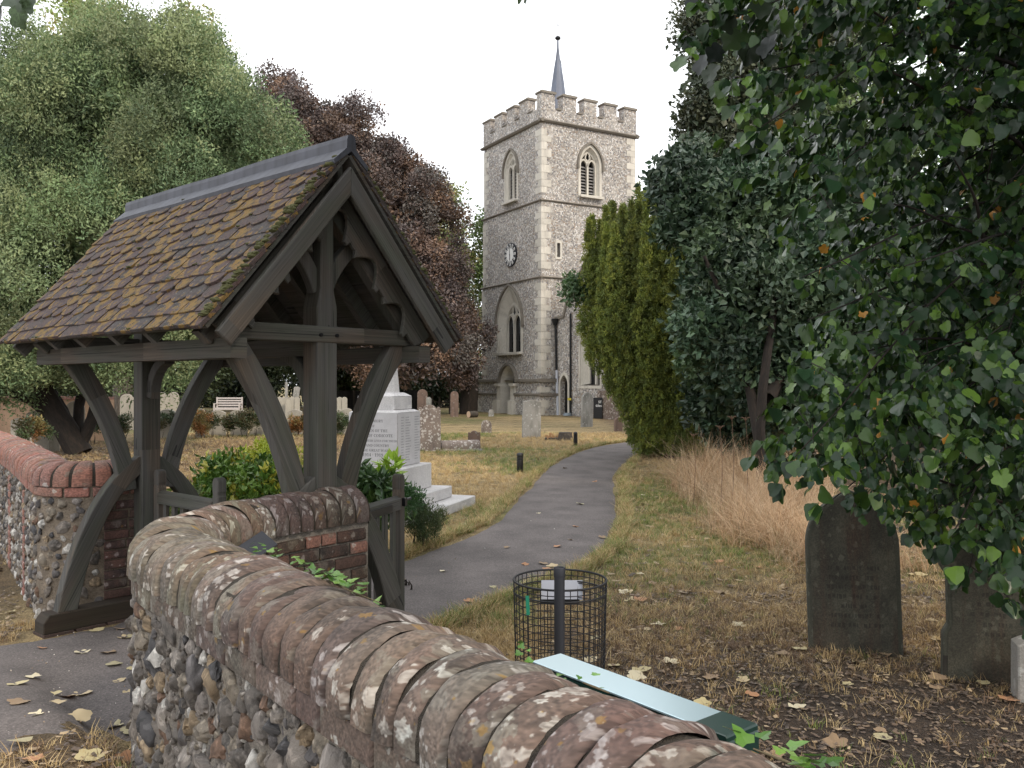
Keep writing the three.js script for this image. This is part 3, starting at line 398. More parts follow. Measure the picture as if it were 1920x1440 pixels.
// far-side wall running off to the left
const leftPts = [[-2.98, 7.06], [-3.16, 6.86], [-3.33, 6.72], [-3.55, 6.74], [-3.8, 7.05], [-4.25, 7.7], [-5.2, 9.05], [-6.5, 10.8], [-10, 15.2]];
const leftWall = flintWall('flint_wall', 'flint wall with rounded red brick coping running left from the lychgate', leftPts, { seed: 23, side: -1, mortar: std({ map: rep(T.mortar, 1.6), color: 0xfff4e6, bumpMap: rep(T.rough, 3), bumpScale: 0.012 }), top: 1.22, hw: 0.18, hc: 0.14, drop: 0.04, band: 0.075, brick: 0.09, fine: false, copingMats: bm3, bandMats: bm3, gy: -0.1,
  faces: [{ side: 1, s0: 0.02, s1: 0.42, y0: 0.0, y1: 0.92, mats: bm2 }, { side: 1, s0: 1.55, s1: 1.7, y0: 0, y1: 0.92, mats: bm3 }, { side: 1, s0: 2.9, s1: 3.1, y0: 0, y1: 0.92, mats: bm3 }], flintRange: [0.44, 6.5], flintY: 0,
  flintSizes: [[0.045, 0.055, 40], [0.03, 0.042, 300], [0.02, 0.03, 900]], flintMix: [10, 10, 14, 9, 10, 18, 5, 6, 12, 14] });
// ---------------------------------------------------------------- church: west tower and the gabled end of the aisle
const church = thing('church', 'flint church with square battlemented west tower, clock and lead spirelet', 'church', [1.55, 0.17, -45], Math.PI / 6);
{
  const G0 = 0.17, Y = y => y - G0, r = rng(31), W1 = 6.3, W2 = 6.5;      // local: corner at origin, x along the sunlit face, -z along the clock face
  const m = { w: M.rubble, s: M.ashlar };
  // pointed arch outline: half width a, springing s, rise h
  const archPts = (a, y0, s, h, n = 14) => { const R = (a * a + h * h) / (2 * a), P = [[-a, y0], [-a, s]]; for (let i = 1; i < n; i++) { const t = i / n, ang = Math.PI - t * Math.acos((R - a) / R); P.push([-a + R + R * Math.cos(ang), s + R * Math.sin(ang)]); } P.push([0, s + h]); const back = P.slice(0, -1).reverse().map(([x, y]) => [-x, y]); return P.concat(back); };
  const toShape = P => new THREE.Shape(P.map(p => new THREE.Vector2(p[0], p[1])));
  const toPath = P => new THREE.Path(P.map(p => new THREE.Vector2(p[0], p[1])));
  const ext = (s, d) => new THREE.ExtrudeGeometry(s, { depth: d, bevelEnabled: false });
  // put a piece made in the face plane (x right, y up, z out) on a face: 'r' sunlit face, 'l' clock face
  const onFace = (g, f, off = 0) => f === 'r' ? g.translate(0, 0, off) : f === 'l' ? g.scale(-1, 1, 1).rotateY(-Math.PI / 2).translate(-off, 0, 0) : g;
  const flip = g => { if (g.index) { const a = g.index.array; for (let i = 0; i < a.length; i += 3) { const t = a[i]; a[i] = a[i + 1]; a[i + 1] = t; } } else for (const k of Object.keys(g.attributes)) { const A = g.attributes[k], n = A.itemSize, a = A.array; for (let i = 0; i < a.length; i += n * 3) for (let j = 0; j < n; j++) { const t = a[i + j]; a[i + j] = a[i + n + j]; a[i + n + j] = t; } } return g; };
  const put = (g, f, off, c, cy = 0) => { g.translate(c, cy, 0); if (f === 'l') { flip(g.scale(-1, 1, 1)); g.rotateY(-Math.PI / 2).translate(-off, 0, 0); // x -> mirrored so that +c runs away from the corner
      } else g.translate(0, 0, off); g.computeVertexNormals(); return g; };
  // stage walls with real openings
  const stage = (y0, y1, proud, holesR, holesL) => {
    const th = 0.7;
    for (const [f, w, holes] of [['r', W1, holesR], ['l', W2, holesL]]) {
      const lo = f === 'r' ? -proud + th : -proud, s = toShape([[lo, y0], [w + proud, y0], [w + proud, y1], [lo, y1]]); holes.forEach(h => s.holes.push(toPath(h.P.map(([x, y]) => [x + h.c, y]))));
      part('wall', put(ext(s, th).translate(0, 0, -th), f, proud, 0), m.w, church);
    }
    part('wall', bx(th, y1 - y0, W2 + proud * 2 - th, W1 + proud - th / 2, (y0 + y1) / 2, -W2 / 2 - th / 2), m.w, church);
    part('wall', bx(W1 - th, y1 - y0, th, W1 / 2, (y0 + y1) / 2, -W2 - proud + th / 2), m.w, church);
  };
  const belfry = { P: archPts(0.62, Y(12.0), Y(13.75), 1.0), c: 3.15 }, belfryL = { P: archPts(0.62, Y(12.0), Y(13.75), 1.0), c: 3.25 };
  const westWin = { P: archPts(1.3, Y(3.5), Y(5.2), 1.95), c: 3.27 }, slit = { P: [[-0.1, Y(8.6)], [-0.1, Y(9.35)], [0.1, Y(9.35)], [0.1, Y(8.6)]], c: 1.07 };
  const door = { P: archPts(0.98, -0.2, Y(1.75), 1.1), c: 3.3 };
  const doorLow = y1 => ({ P: [[-0.98, -0.2], [-0.98, y1 + 0.01], [0.98, y1 + 0.01], [0.98, -0.2]], c: 3.3 });
  const split = (w, y0, y1) => { // a stage that the doorway cuts right through: two pieces on the clock face
    const th = 0.7; part('wall', put(ext(toShape([[-w + th, y0], [W1 + w, y0], [W1 + w, y1], [-w + th, y1]]), th).translate(0, 0, -th), 'r', w, 0), m.w, church);
    for (const [a, b] of [[-w, 2.32], [4.28, W2 + w]]) part('wall', put(ext(toShape([[a, y0], [b, y0], [b, y1], [a, y1]]), th).translate(0, 0, -th), 'l', w, 0), m.w, church);
    part('wall', bx(0.7, y1 - y0, W2 + w * 2 - th, W1 + w - th / 2, (y0 + y1) / 2, -W2 / 2 - th / 2), m.w, church);
  };
  split(0.3, -0.3, Y(1.25)); split(0.2, Y(1.25), Y(1.75));
  { const w = 0.2, th = 0.7, y0 = Y(1.75), y1 = Y(2.05); part('wall', put(ext(toShape([[-w + th, y0], [W1 + w, y0], [W1 + w, y1], [-w + th, y1]]), th).translate(0, 0, -th), 'r', w, 0), m.w, church); for (const [a, b] of [[-w, 2.36], [4.24, W2 + w]]) part('wall', put(ext(toShape([[a, y0], [b, y0], [b, y1], [a, y1]]), th).translate(0, 0, -th), 'l', w, 0), m.w, church); }
  { const P = archPts(0.98, Y(2.04), Y(2.05), 0.82); stage(Y(2.05), Y(7.45), 0.05, [], [westWin, { P: archPts(0.93, Y(2.06), Y(2.07), 0.8), c: 3.3 }]); }
  stage(Y(7.45), Y(11.53), 0.0, [slit], []);
  stage(Y(11.53), Y(15.72), -0.04, [belfry], [belfryL]);
  stage(Y(15.72), Y(16.45), 0.0, [], []);
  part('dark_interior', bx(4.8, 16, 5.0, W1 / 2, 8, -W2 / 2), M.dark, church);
  // string courses with a weathered top
  const stringRing = (y, out, h, p0) => { const P = [[-0.05, 0], [out * 0.5, 0], [out, h * 0.4], [out, h * 0.55], [0.0, h], [-0.05, h]]; const gs = []; const seg = (len, rot, x, z) => { const g = ext(toShape(P), len).translate(0, 0, 0); g.rotateY(-Math.PI / 2).rotateY(rot).translate(x, y, z); gs.push(g); };
    const a = p0 + out; // four lengths mitred by overlap
    const mk = (len, dir, o) => { const g = ext(toShape(P), len); return g; };
    const g1 = ext(toShape(P), W1 + 2 * a).rotateY(Math.PI / 2).scale(1, 1, -1); flip(g1); // profile out along +z after this turn
    const front = ext(toShape(P), W1 + 2 * a); front.applyMatrix4(new THREE.Matrix4().set(0, 0, 1, -a, 0, 1, 0, y, 1, 0, 0, p0, 0, 0, 0, 1)); flip(front);
    const left = ext(toShape(P), W2 + 2 * a); left.applyMatrix4(new THREE.Matrix4().set(-1, 0, 0, -p0, 0, 1, 0, y + 0.004, 0, 0, -1, a, 0, 0, 0, 1)); const right = left.clone(); right.applyMatrix4(new THREE.Matrix4().set(-1, 0, 0, W1, 0, 1, 0, 0, 0, 0, 1, 0, 0, 0, 0, 1)); flip(right);
    return [front, left, right].map(g => { g.computeVertexNormals(); return boxUV(g, 0.5); }); };
  const strings = std({ map: rep(T.ashlar, 0.6), color: 0xa09c98, bumpMap: rep(T.grain, 1), bumpScale: 0.01 });
  for (const [y, o, h, p] of [[15.68, 0.17, 0.2, -0.02], [11.5, 0.1, 0.12, 0], [7.42, 0.11, 0.13, 0.04]]) stringRing(Y(y), o, h, p).forEach(g => part('string_course', g, strings, church));
  // plinth moulding stops either side of the doorway
  { const sl = (y, w, h) => { part('plinth_moulding', bbox(W1 + 2 * w, h, 0.16, W1 / 2, y, w - 0.03, 0.03), strings, church); for (const [a, b] of [[-w, 2.3], [4.3, W2 + w]]) part('plinth_moulding', bbox(0.16, h, b - a, -w + 0.03, y + 0.003, -(a + b) / 2, 0.03), strings, church); }; sl(Y(2.02), 0.27, 0.2); sl(Y(1.27), 0.33, 0.14); }
  // quoins, long and short
  const qm = [0.92, 1, 1.08].map((k, i) => std({ map: rep(T.ashlar, 0.5, 0.5, i * 0.3, i * 0.2), color: new THREE.Color(k, k, k), bumpMap: rep(T.grain, 1), bumpScale: 0.008 }));
  const proudAt = y => y < 1.25 ? 0.3 : y < 2.05 ? 0.2 : y < 7.45 ? 0.05 : y < 11.53 ? 0 : y < 15.6 ? -0.04 : 0;
  const bandYs = [1.27, 2.02, 7.47, 11.57, 15.76];
  for (const [cx, cz, sx, sz] of [[0, 0, 1, -1], [W1, 0, -1, -1], [0, -W2, 1, 1]]) { let y = 0.2, k = 0; while (y < 15.5) { const h = 0.3 + 0.12 * r(), a = k % 2 ? 0.62 : 0.34, b = k % 2 ? 0.34 : 0.62, p = proudAt(y + h / 2) + 0.018, d = 0.2; if (!bandYs.some(q => Math.abs(q - (y + h / 2)) < h / 2 + 0.08)) { const g = merge([bx(a, h - 0.015, d, sx * (a / 2 - p), 0, -sz * (p - d / 2)), bx(d, h - 0.015, b - d, sx * (d / 2 - p), 0, sz * ((b - d) / 2 + d - p))]); part('quoin', boxUV(g, 1).translate(cx, Y(y + h / 2), cz), qm[k % 3], church); } y += h; k++; } }
  // battlements
  const mer = (f, a, b) => { const w = f === 'r' ? [b - a, 0.5] : [0.5, b - a], c = (a + b) / 2, x = f === 'r' ? c : 0.25, z = f === 'r' ? -0.25 : -c, h = 0.78, o = part('merlon', boxUV(bx(w[0], h, w[1], x, Y(16.45) + h / 2, z)), m.w, church); part('coping', bbox(w[0] + 0.12, 0.13, w[1] + 0.12, x, Y(16.45) + h + 0.06, z, 0.04), strings, o); };
  const sillc = (f, a, b) => { const c = (a + b) / 2; part('crenel_sill', f === 'r' ? bbox(b - a - 0.13, 0.09, 0.6, c, Y(16.48), -0.24, 0.03) : bbox(0.6, 0.09, b - a - 0.13, 0.24, Y(16.48), -c, 0.03), strings, church); };
  { const n = 5, mw = 0.86, gw = (W1 - mw * n) / (n - 1); for (let i = 0; i < n; i++) { const a = i * (mw + gw); mer('r', a, a + mw); if (i < n - 1) sillc('r', a + mw, a + mw + gw); } const g2 = (W2 - mw * n) / (n - 1); for (let i = 0; i < n; i++) { const a = i * (mw + g2); if (i) mer('l', a, a + mw); if (i < n - 1) sillc('l', a + (i ? mw : mw), a + mw + g2); } 
    for (let i = 1; i < n; i++) { const a = i * (mw + gw); const o = part('merlon', boxUV(bx(mw, 0.78, 0.4, a + mw / 2, Y(16.84), -W2 + 0.2)), m.w, church); const q = part('merlon', boxUV(bx(0.4, 0.78, mw, W1 - 0.2, Y(16.84), -a - mw / 2)), m.w, church); } }
  // low tiled roof and lead spirelet
  part('tower_roof', new THREE.ConeGeometry(4.2, 1.6, 4, 1).rotateY(Math.PI / 4).translate(W1 / 2, Y(16.9), -W2 / 2), std({ map: rep(T.brickC, 6, 3) }), church);
  { const P = [[0.62, 17.2], [0.5, 18.2], [0.36, 19.3], [0.24, 20.1], [0.13, 20.7], [0.06, 21.3], [0.05, 21.75]].map(([x, y]) => new THREE.Vector2(x, Y(y))); const o = part('spirelet', new THREE.LatheGeometry(P, 8).toNonIndexed().translate(W1 / 2, 0, -W2 / 2), std({ map: T.lead, color: 0xd6dcea, roughness: 0.45, metalness: 0.2 }), church); o.geometry.computeVertexNormals();
    part('ball_finial', new THREE.SphereGeometry(0.17, 12, 8).scale(1, 0.7, 1).translate(W1 / 2, Y(21.85), -W2 / 2), M.iron, o); part('finial_rod', merge([new THREE.CylinderGeometry(0.014, 0.02, 1.3, 6).translate(W1 / 2, Y(22.5), -W2 / 2), bx(0.3, 0.02, 0.02, W1 / 2, Y(22.6), -W2 / 2)]), M.iron, o);
    part('conductor', limb([[W1 / 2 + 0.1, Y(20.6), -W2 / 2 + 0.1], [W1 / 2 + 0.5, Y(19), -W2 / 2 + 0.35], [W1 / 2 + 0.95, Y(17.3), -W2 / 2 + 0.6]], 0.012, 0.012, 5), M.iron, o); }
  // band between two arch outlines at two depths (reveals, mouldings)
  const loft = (A, zA, B, zB) => { const P = [], U = [], I = []; for (let i = 0; i < A.length; i++) { P.push(A[i][0], A[i][1], zA, B[i][0], B[i][1], zB); U.push(i * 0.2, 0, i * 0.2, 0.5); } for (let i = 0; i < A.length - 1; i++) { const a = i * 2; I.push(a, a + 1, a + 2, a + 1, a + 3, a + 2); } const g = new THREE.BufferGeometry(); g.setAttribute('position', new THREE.Float32BufferAttribute(P, 3)); g.setAttribute('uv', new THREE.Float32BufferAttribute(U, 2)); g.setIndex(I); return g.toNonIndexed(); };
  const ring = (O, Iin, d) => { const s = toShape(O); s.holes.push(toPath(Iin)); return ext(s, d); };
  const bar = (P, w, d) => { const A = [], B = []; for (let i = 0; i < P.length; i++) { const a = P[Math.max(0, i - 1)], b = P[Math.min(P.length - 1, i + 1)], l = Math.hypot(b[0] - a[0], b[1] - a[1]) || 1, nx = -(b[1] - a[1]) / l * w / 2, ny = (b[0] - a[0]) / l * w / 2; A.push([P[i][0] + nx, P[i][1] + ny]); B.push([P[i][0] - nx, P[i][1] - ny]); } return ext(toShape(A.concat(B.reverse())), d); };
  // gothic two-light window: a half width, y0 sill, s springing, h rise, deep = how far back the tracery stands
  const gothic = (f, c, off, a, y0, s, h, deep, kind, hood, inner) => {
    const o = part('window', put(loft(archPts(a, y0, s, h), 0.0, archPts(a * inner, y0 + 0.12, s, h * inner * 0.96), -deep), f, off, c), m.s, church);
    part('surround', put(ring(archPts(a + 0.16, y0 - 0.02, s, h + 0.2), archPts(a, y0 + 0.02, s, h), 0.05).translate(0, 0, -0.02), f, off, c), m.s, o);
    if (hood) { const H = archPts(a + 0.25, s - 0.25, s, h + 0.3).filter(p => p[1] >= s - 0.26), I2 = archPts(a + 0.15, s - 0.25, s, h + 0.18).filter(p => p[1] >= s - 0.26); part('hood_mould', put(ext(toShape(H.concat(I2.reverse())), 0.16), f, off - 0.02, c), strings, o); }
    const b = a * inner, z = -deep, w = 0.1, hh = h * inner * 0.96, lh = (b - w / 2) / 1; // tracery
    const gs = [ring(archPts(b + 0.06, y0 + 0.06, s, hh + 0.06), archPts(b - 0.06, y0 + 0.1, s, hh - 0.08), 0.14).translate(0, 0, z - 0.1), bx(w, s + hh * 0.35 - y0, 0.13, 0, (s + hh * 0.35 + y0) / 2, z - 0.03)];
    for (const k of [-1, 1]) { const q = b / 2, L = archPts(q - 0.02, s - 0.1, s, q * 1.35).map(([x, y]) => [x + k * q, y]).filter((p, i, A) => i > 0 && i < A.length - 1); gs.push(bar(L, 0.09, 0.12).translate(0, 0, z - 0.085)); }
    for (const k of [-1, 1]) gs.push(bar([[0, s + hh * 0.34], [k * b * 0.3, s + hh * 0.52], [k * b * 0.2, s + hh * 0.8], [0, s + hh * 0.95]], 0.07, 0.11).translate(0, 0, z - 0.08));
    part('tracery', put(merge(gs.map(g => boxUV(g.index ? g.toNonIndexed() : g, 1))), f, off, c), m.s, o);
    const sill = part('sill', put(bbox(a * 2 + 0.3, 0.14, 0.28 + deep, 0, y0 + 0.02, 0.1 - deep / 2, 0.03), f, off, c), m.s, o);
    if (kind === 'louvre') { for (const k of [-1, 1]) for (let y = y0 + 0.2; y < s + 0.05; y += 0.17) part('louvre', put(bx(b - w / 2 - 0.06, 0.035, 0.2).rotateX(0.6).translate(k * (b / 2 + 0.01), y, z - 0.16), f, off, c), lou, o); }
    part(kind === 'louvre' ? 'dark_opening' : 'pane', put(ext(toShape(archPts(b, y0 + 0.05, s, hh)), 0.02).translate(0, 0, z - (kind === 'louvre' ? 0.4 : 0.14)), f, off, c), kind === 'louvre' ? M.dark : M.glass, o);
    if (kind === 'glass') { const bars = []; for (let y = y0 + 0.35; y < s; y += 0.42) bars.push(bx(b * 2 - 0.1, 0.018, 0.02, 0, y, z - 0.11)); part('saddle_bar', put(merge(bars), f, off, c), M.iron, o); }
  };
  const lou = std({ color: 0x8f8c8a, roughness: 0.9 });
  gothic('r', 3.15, -0.04, 0.62, Y(12.0), Y(13.75), 1.0, 0.24, 'louvre', true, 0.86);
  gothic('l', 3.25, -0.04, 0.62, Y(12.0), Y(13.75), 1.0, 0.14, 'louvre', true, 0.86);
  gothic('l', 3.27, 0.05, 1.3, Y(3.5), Y(5.2), 1.95, 0.3, 'glass', true, 0.62);
  { const o = part('slit_window', put(ring([[-0.22, Y(8.48)], [-0.22, Y(9.5)], [0.22, Y(9.5)], [0.22, Y(8.48)]], slit.P, 0.12).translate(0, 0, -0.1), 'r', 0.015, 1.07), m.s, church); }
  // west doorway: moulded orders, jambs and a dark oak door
  { const A = archPts(0.93, Y(1.75), Y(1.76), 1.1), B = archPts(0.55, Y(1.75), Y(1.76), 0.78), o = part('doorway', put(loft(A, 0.06, archPts(0.74, Y(1.75), Y(1.76), 0.95), -0.12), 'l', 0.05, 3.3), m.s, church);
    part('inner_order', put(loft(archPts(0.74, Y(1.75), Y(1.76), 0.95), -0.12, B, -0.6), 'l', 0.05, 3.3), m.s, o);
    const H = archPts(1.06, Y(1.7), Y(1.76), 1.25), I2 = archPts(0.95, Y(1.7), Y(1.76), 1.12); part('hood_mould', put(ext(toShape(H.concat(I2.reverse())), 0.22), 'l', 0.05, 3.3), strings, o);
    for (const k of [-1, 1]) { part('jamb', put(bbox(0.42, 1.95, 0.75, k * 0.77, Y(1.75) - 0.97, -0.25), 'l', 0.2, 3.3), m.s, o); part('impost', put(bbox(0.5, 0.16, 0.6, k * 0.85, Y(1.78), -0.05), 'l', 0.2, 3.3), m.s, o); part('jamb_base', put(bbox(0.5, 0.9, 0.55, k * 0.86, 0.3, 0.1), 'l', 0.15, 3.3), m.s, o); }
    part('door', put(ext(toShape(archPts(0.56, -0.1, Y(1.76), 0.8)), 0.06).translate(0, 0, -0.62), 'l', 0.05, 3.3), std({ map: T.oak, color: 0x57504a }), o); }
  // clock
  { const cy = Y(9.05), cc = 3.16, o = part('clock', put(new THREE.CylinderGeometry(0.66, 0.66, 0.09, 40).rotateX(Math.PI / 2).translate(0, cy, 0.045), 'l', 0, cc), std({ color: 0x24242a, roughness: 0.6 }), church), white = std({ color: 0xe6e4e0, roughness: 0.6 });
    part('clock_disc', put(new THREE.CylinderGeometry(0.37, 0.37, 0.02, 32).rotateX(Math.PI / 2).translate(0, cy, 0.102), 'l', 0, cc), white, o);
    for (let i = 0; i < 12; i++) { const a = i / 12 * Math.PI * 2; part('numeral_plate', put(bx(0.13, 0.22, 0.02).translate(0, 0.5, 0).rotateZ(-a).translate(0, cy, 0.102), 'l', 0, cc), white, o); part('numeral', put(merge([bx(0.012, 0.17, 0.012, -0.03, 0.5, 0), bx(0.02, 0.17, 0.012, 0.012, 0.5, 0)]).rotateZ(-a).translate(0, cy, 0.114), 'l', 0, cc), M.black, o); }
    part('hour_hand', put(bx(0.05, 0.36, 0.012, 0, -0.14, 0).rotateZ(0.02).translate(0, cy, 0.122), 'l', 0, cc), M.black, o); part('minute_hand', put(bx(0.032, 0.62, 0.012, 0, 0.24, 0).rotateZ(-0.06).translate(0, cy, 0.136), 'l', 0, cc), M.black, o); }
  // aisle: gabled west wall standing forward of the tower's sunlit face
  { const x0 = 0.9, len = 6.2, th = 0.6, P = [[0, -0.3], [len, -0.3], [len, Y(5.0)], [len / 2, Y(8.3)], [1.0, Y(5.95)], [0.75, Y(5.3)], [0, Y(5.25)]];
    const s = toShape(P); const hw2 = archPts(0.85, Y(1.75), Y(3.7), 1.2).map(([x, y]) => [x + 3.15, y]), hd = archPts(0.36, -0.35, Y(1.75), 0.55).map(([x, y]) => [x + 0.85, y]); s.holes.push(toPath(hw2)); s.holes.push(toPath(hd.map(([x, y]) => [x, Math.max(y, -0.28)])));
    const place = g => { flip(g.scale(-1, 1, 1)); g.rotateY(-Math.PI / 2); g.computeVertexNormals(); return g; };       // plane x = x0, running towards +z
    const pl = (g) => { g.applyMatrix4(new THREE.Matrix4().set(0, 0, -1, x0, 0, 1, 0, 0, 1, 0, 0, 0.02, 0, 0, 0, 1)); g.computeVertexNormals(); return g; };
    const ais = part('aisle_wall', boxUV(pl(ext(s, th).translate(0, 0, -th))), m.w, church);
    part('aisle_roof', bx(9, 0.1, len * 0.62).rotateX(0.8).translate(x0 + 5.2, Y(6.7), len * 0.76), std({ map: rep(T.tile, 1) }), church); part('aisle_side', bx(9, 5.3, 0.5, x0 + 5.2, 2.3, len - 0.3), m.w, church);
    part('gable_coping', [pl(bar([[0, Y(5.3)], [0.78, Y(5.38)], [1.02, Y(6.02)], [len / 2, Y(8.4)], [len, Y(5.05)]], 0.16, 0.76).translate(0, 0, -0.68))].map(g => boxUV(g, 1)), strings, church);
    const win = part('window', pl(loft(archPts(0.85, Y(1.75), Y(3.7), 1.2), 0, archPts(0.62, Y(1.85), Y(3.7), 0.95), -0.4).translate(3.15, 0, 0)), m.s, church);
    part('surround', pl(ring(archPts(1.0, Y(1.6), Y(3.7), 1.4), archPts(0.85, Y(1.75), Y(3.7), 1.2), 0.05).translate(3.15, 0, -0.02)), m.s, win);
    part('mullion', pl(merge([bx(0.12, 2.6, 0.12, 3.15, Y(3.1), -0.4), bx(0.09, 2.1, 0.1, 2.56, Y(2.9), -0.4), bx(0.09, 2.1, 0.1, 3.74, Y(2.9), -0.4)])), m.s, win);
    part('pane', pl(ext(toShape(archPts(0.63, Y(1.8), Y(3.7), 0.95)), 0.02).translate(3.15, 0, -0.5)), M.glass, win); { const b = []; for (let y = 2.0; y < 4.2; y += 0.34) b.push(bx(1.2, 0.02, 0.02, 3.15, Y(y), -0.46)); part('saddle_bar', pl(merge(b)), M.iron, win); }
    const dr = part('doorway', pl(ring(archPts(0.5, -0.25, Y(1.75), 0.72), archPts(0.36, -0.2, Y(1.75), 0.55), 0.1).translate(0.85, 0, -0.03)), m.s, church); part('door', pl(ext(toShape(archPts(0.36, -0.2, Y(1.75), 0.55)), 0.05).translate(0.85, 0, -0.3)), std({ map: T.oak, color: 0x3c3833 }), dr);
    const pale = std({ color: 0xb9bcc4, roughness: 0.6 }), dp = part('downpipe', pl(new THREE.CylinderGeometry(0.055, 0.055, 2.4, 10).rotateZ(0.035).translate(0.16, 3.6, 0.1)), M.iron, church); part('hopper', pl(new THREE.CylinderGeometry(0.2, 0.1, 0.34, 8).translate(0.14, 4.95, 0.14)), M.iron, dp); part('lower_pipe', pl(new THREE.CylinderGeometry(0.07, 0.07, 2.4, 10).rotateZ(0.05).translate(0.28, 1.2, 0.1)), pale, dp); part('shoe', pl(new THREE.CylinderGeometry(0.2, 0.24, 0.14, 8).translate(1.55, 0.1, 0.3)), std({ color: 0x7d868c }), dp);
    const d2 = part('downpipe', pl(new THREE.CylinderGeometry(0.05, 0.05, 5.2, 10).translate(1.5, 2.7, 0.08)), M.iron, church); part('bracket', pl(bx(0.3, 0.12, 0.03, 1.5, Y(1.05), 0.14)), std({ color: 0xc8b440 }), d2);
    part('buttress', pl(merge([bbox(1.5, 1.5, 0.35, 5.0, 0.6, 0.18), bbox(0.6, 3.2, 0.5, 6.0, 1.4, 0.25)])), std({ map: rep(T.graveWhite, 0.5), color: 0xe8e0d8, bumpMap: rep(T.grain, 1), bumpScale: 0.01 }), church);
  }
}
// ---------------------------------------------------------------- war memorial
{
  const th = 0.31, o = thing('war_memorial', 'pale stone war memorial cross on stepped base beside the path', 'memorial', [-1.81, groundY(-1.81, 12.17), -12.17], -Math.asin(th)), y0 = 0;
  // turn so that the inscribed face looks towards the gate, its right corner nearer
  const S = (a, b, h, n, c = 0.012) => part(n, shiftUV(bbox(a * 2, h, a * 2, 0, b + h / 2, 0, c), b * 1.7, b), M.portland, o);
  S(1.0, -0.05, 0.2, 'step'); S(0.73, 0.152, 0.165, 'step'); S(0.5, 0.319, 0.355, 'base_block');
  const ped = S(0.375, 0.676, 0.75, 'pedestal');
  const text = (soft, w, h, size, draw) => { const c = document.createElement('canvas'); c.width = w; c.height = h; const g = c.getContext('2d'); g.fillStyle = '#fff'; g.fillRect(0, 0, w, h); g.fillStyle = '#000'; g.textAlign = 'center'; draw(g); const d = g.getImageData(0, 0, w, h).data, t = new Float32Array(w * h); for (let i = 0; i < w * h; i++) t[i] = d[i * 4] / 255; return tex(w, h, (u, v, i, j) => { const k = t[(h - 1 - j) * w + i], n = fbm(u * 6, v * 6, 6, 4, 5), f = vn(u * 120, v * 120, 120, 8), b = 184 + 24 * (n - 0.3) + 10 * (f - 0.5); return mix3([soft, soft, soft], [b * 1.0, b * 0.985, b * 0.985], k); }); };
  const F = text(92, 512, 512, 0, g => { const L = [['IN MEMORY', 36], ['OF', 28], ['ALL MEN OF THE', 36], ['PARISH OF CODICOTE', 38], ['WHO GAVE THEIR LIVES FOR THEIR', 28], ['KING AND COUNTRY', 33], ['IN THE GREAT WAR', 33], ['1914 · 1919', 42]]; L.forEach(([s, z], i) => { g.font = `bold ${z}px serif`; g.fillText(s, 256, 88 + i * 47); }); });
  const N = text(138, 512, 512, 0, g => { const r = rng(3); for (let i = 0; i < 17; i++) for (const [x, w] of [[70, 60], [170, 110], [380, 100]]) { let q = x; const e = x + w * (0.6 + 0.6 * r()); while (q < e) { const l = 4 + 9 * r(); g.fillRect(q, 40 + i * 26, l, 10); q += l + 4; } } });
  part('inscription', new THREE.PlaneGeometry(0.735, 0.735).translate(0, 1.052, 0.3785), std({ map: F, roughness: 0.8 }), ped);
  part('name_list', new THREE.PlaneGeometry(0.735, 0.735).rotateY(Math.PI / 2).translate(0.3785, 1.052, 0), std({ map: N, roughness: 0.8 }), ped);
  const cap = (a0, a1, y, h, n) => { const g = new THREE.CylinderGeometry(a1 * Math.SQRT2, a0 * Math.SQRT2, h, 4, 1).rotateY(Math.PI / 4).translate(0, y + h / 2, 0); part(n, boxUV(g.toNonIndexed(), 1), M.portland, o).geometry.computeVertexNormals(); };
  cap(0.375, 0.31, 1.428, 0.03, 'weathering'); S(0.285, 1.46, 0.19, 'upper_block'); cap(0.285, 0.2, 1.651, 0.05, 'weathering');
  { const g = new THREE.CylinderGeometry(0.15, 0.205, 0.62, 8).rotateY(Math.PI / 8).translate(0, 2.01, 0).toNonIndexed(); g.computeVertexNormals(); part('shaft_base', boxUV(g, 1), M.portland, o); const s = new THREE.CylinderGeometry(0.1, 0.15, 0.85, 8).rotateY(Math.PI / 8).translate(0, 2.74, 0).toNonIndexed(); s.computeVertexNormals(); part('shaft', boxUV(s, 1), M.portland, o); part('cross', merge([bbox(0.19, 0.8, 0.17, 0, 3.5, 0), bbox(0.6, 0.19, 0.16, 0, 3.52, 0)]), M.portland, o); }
}
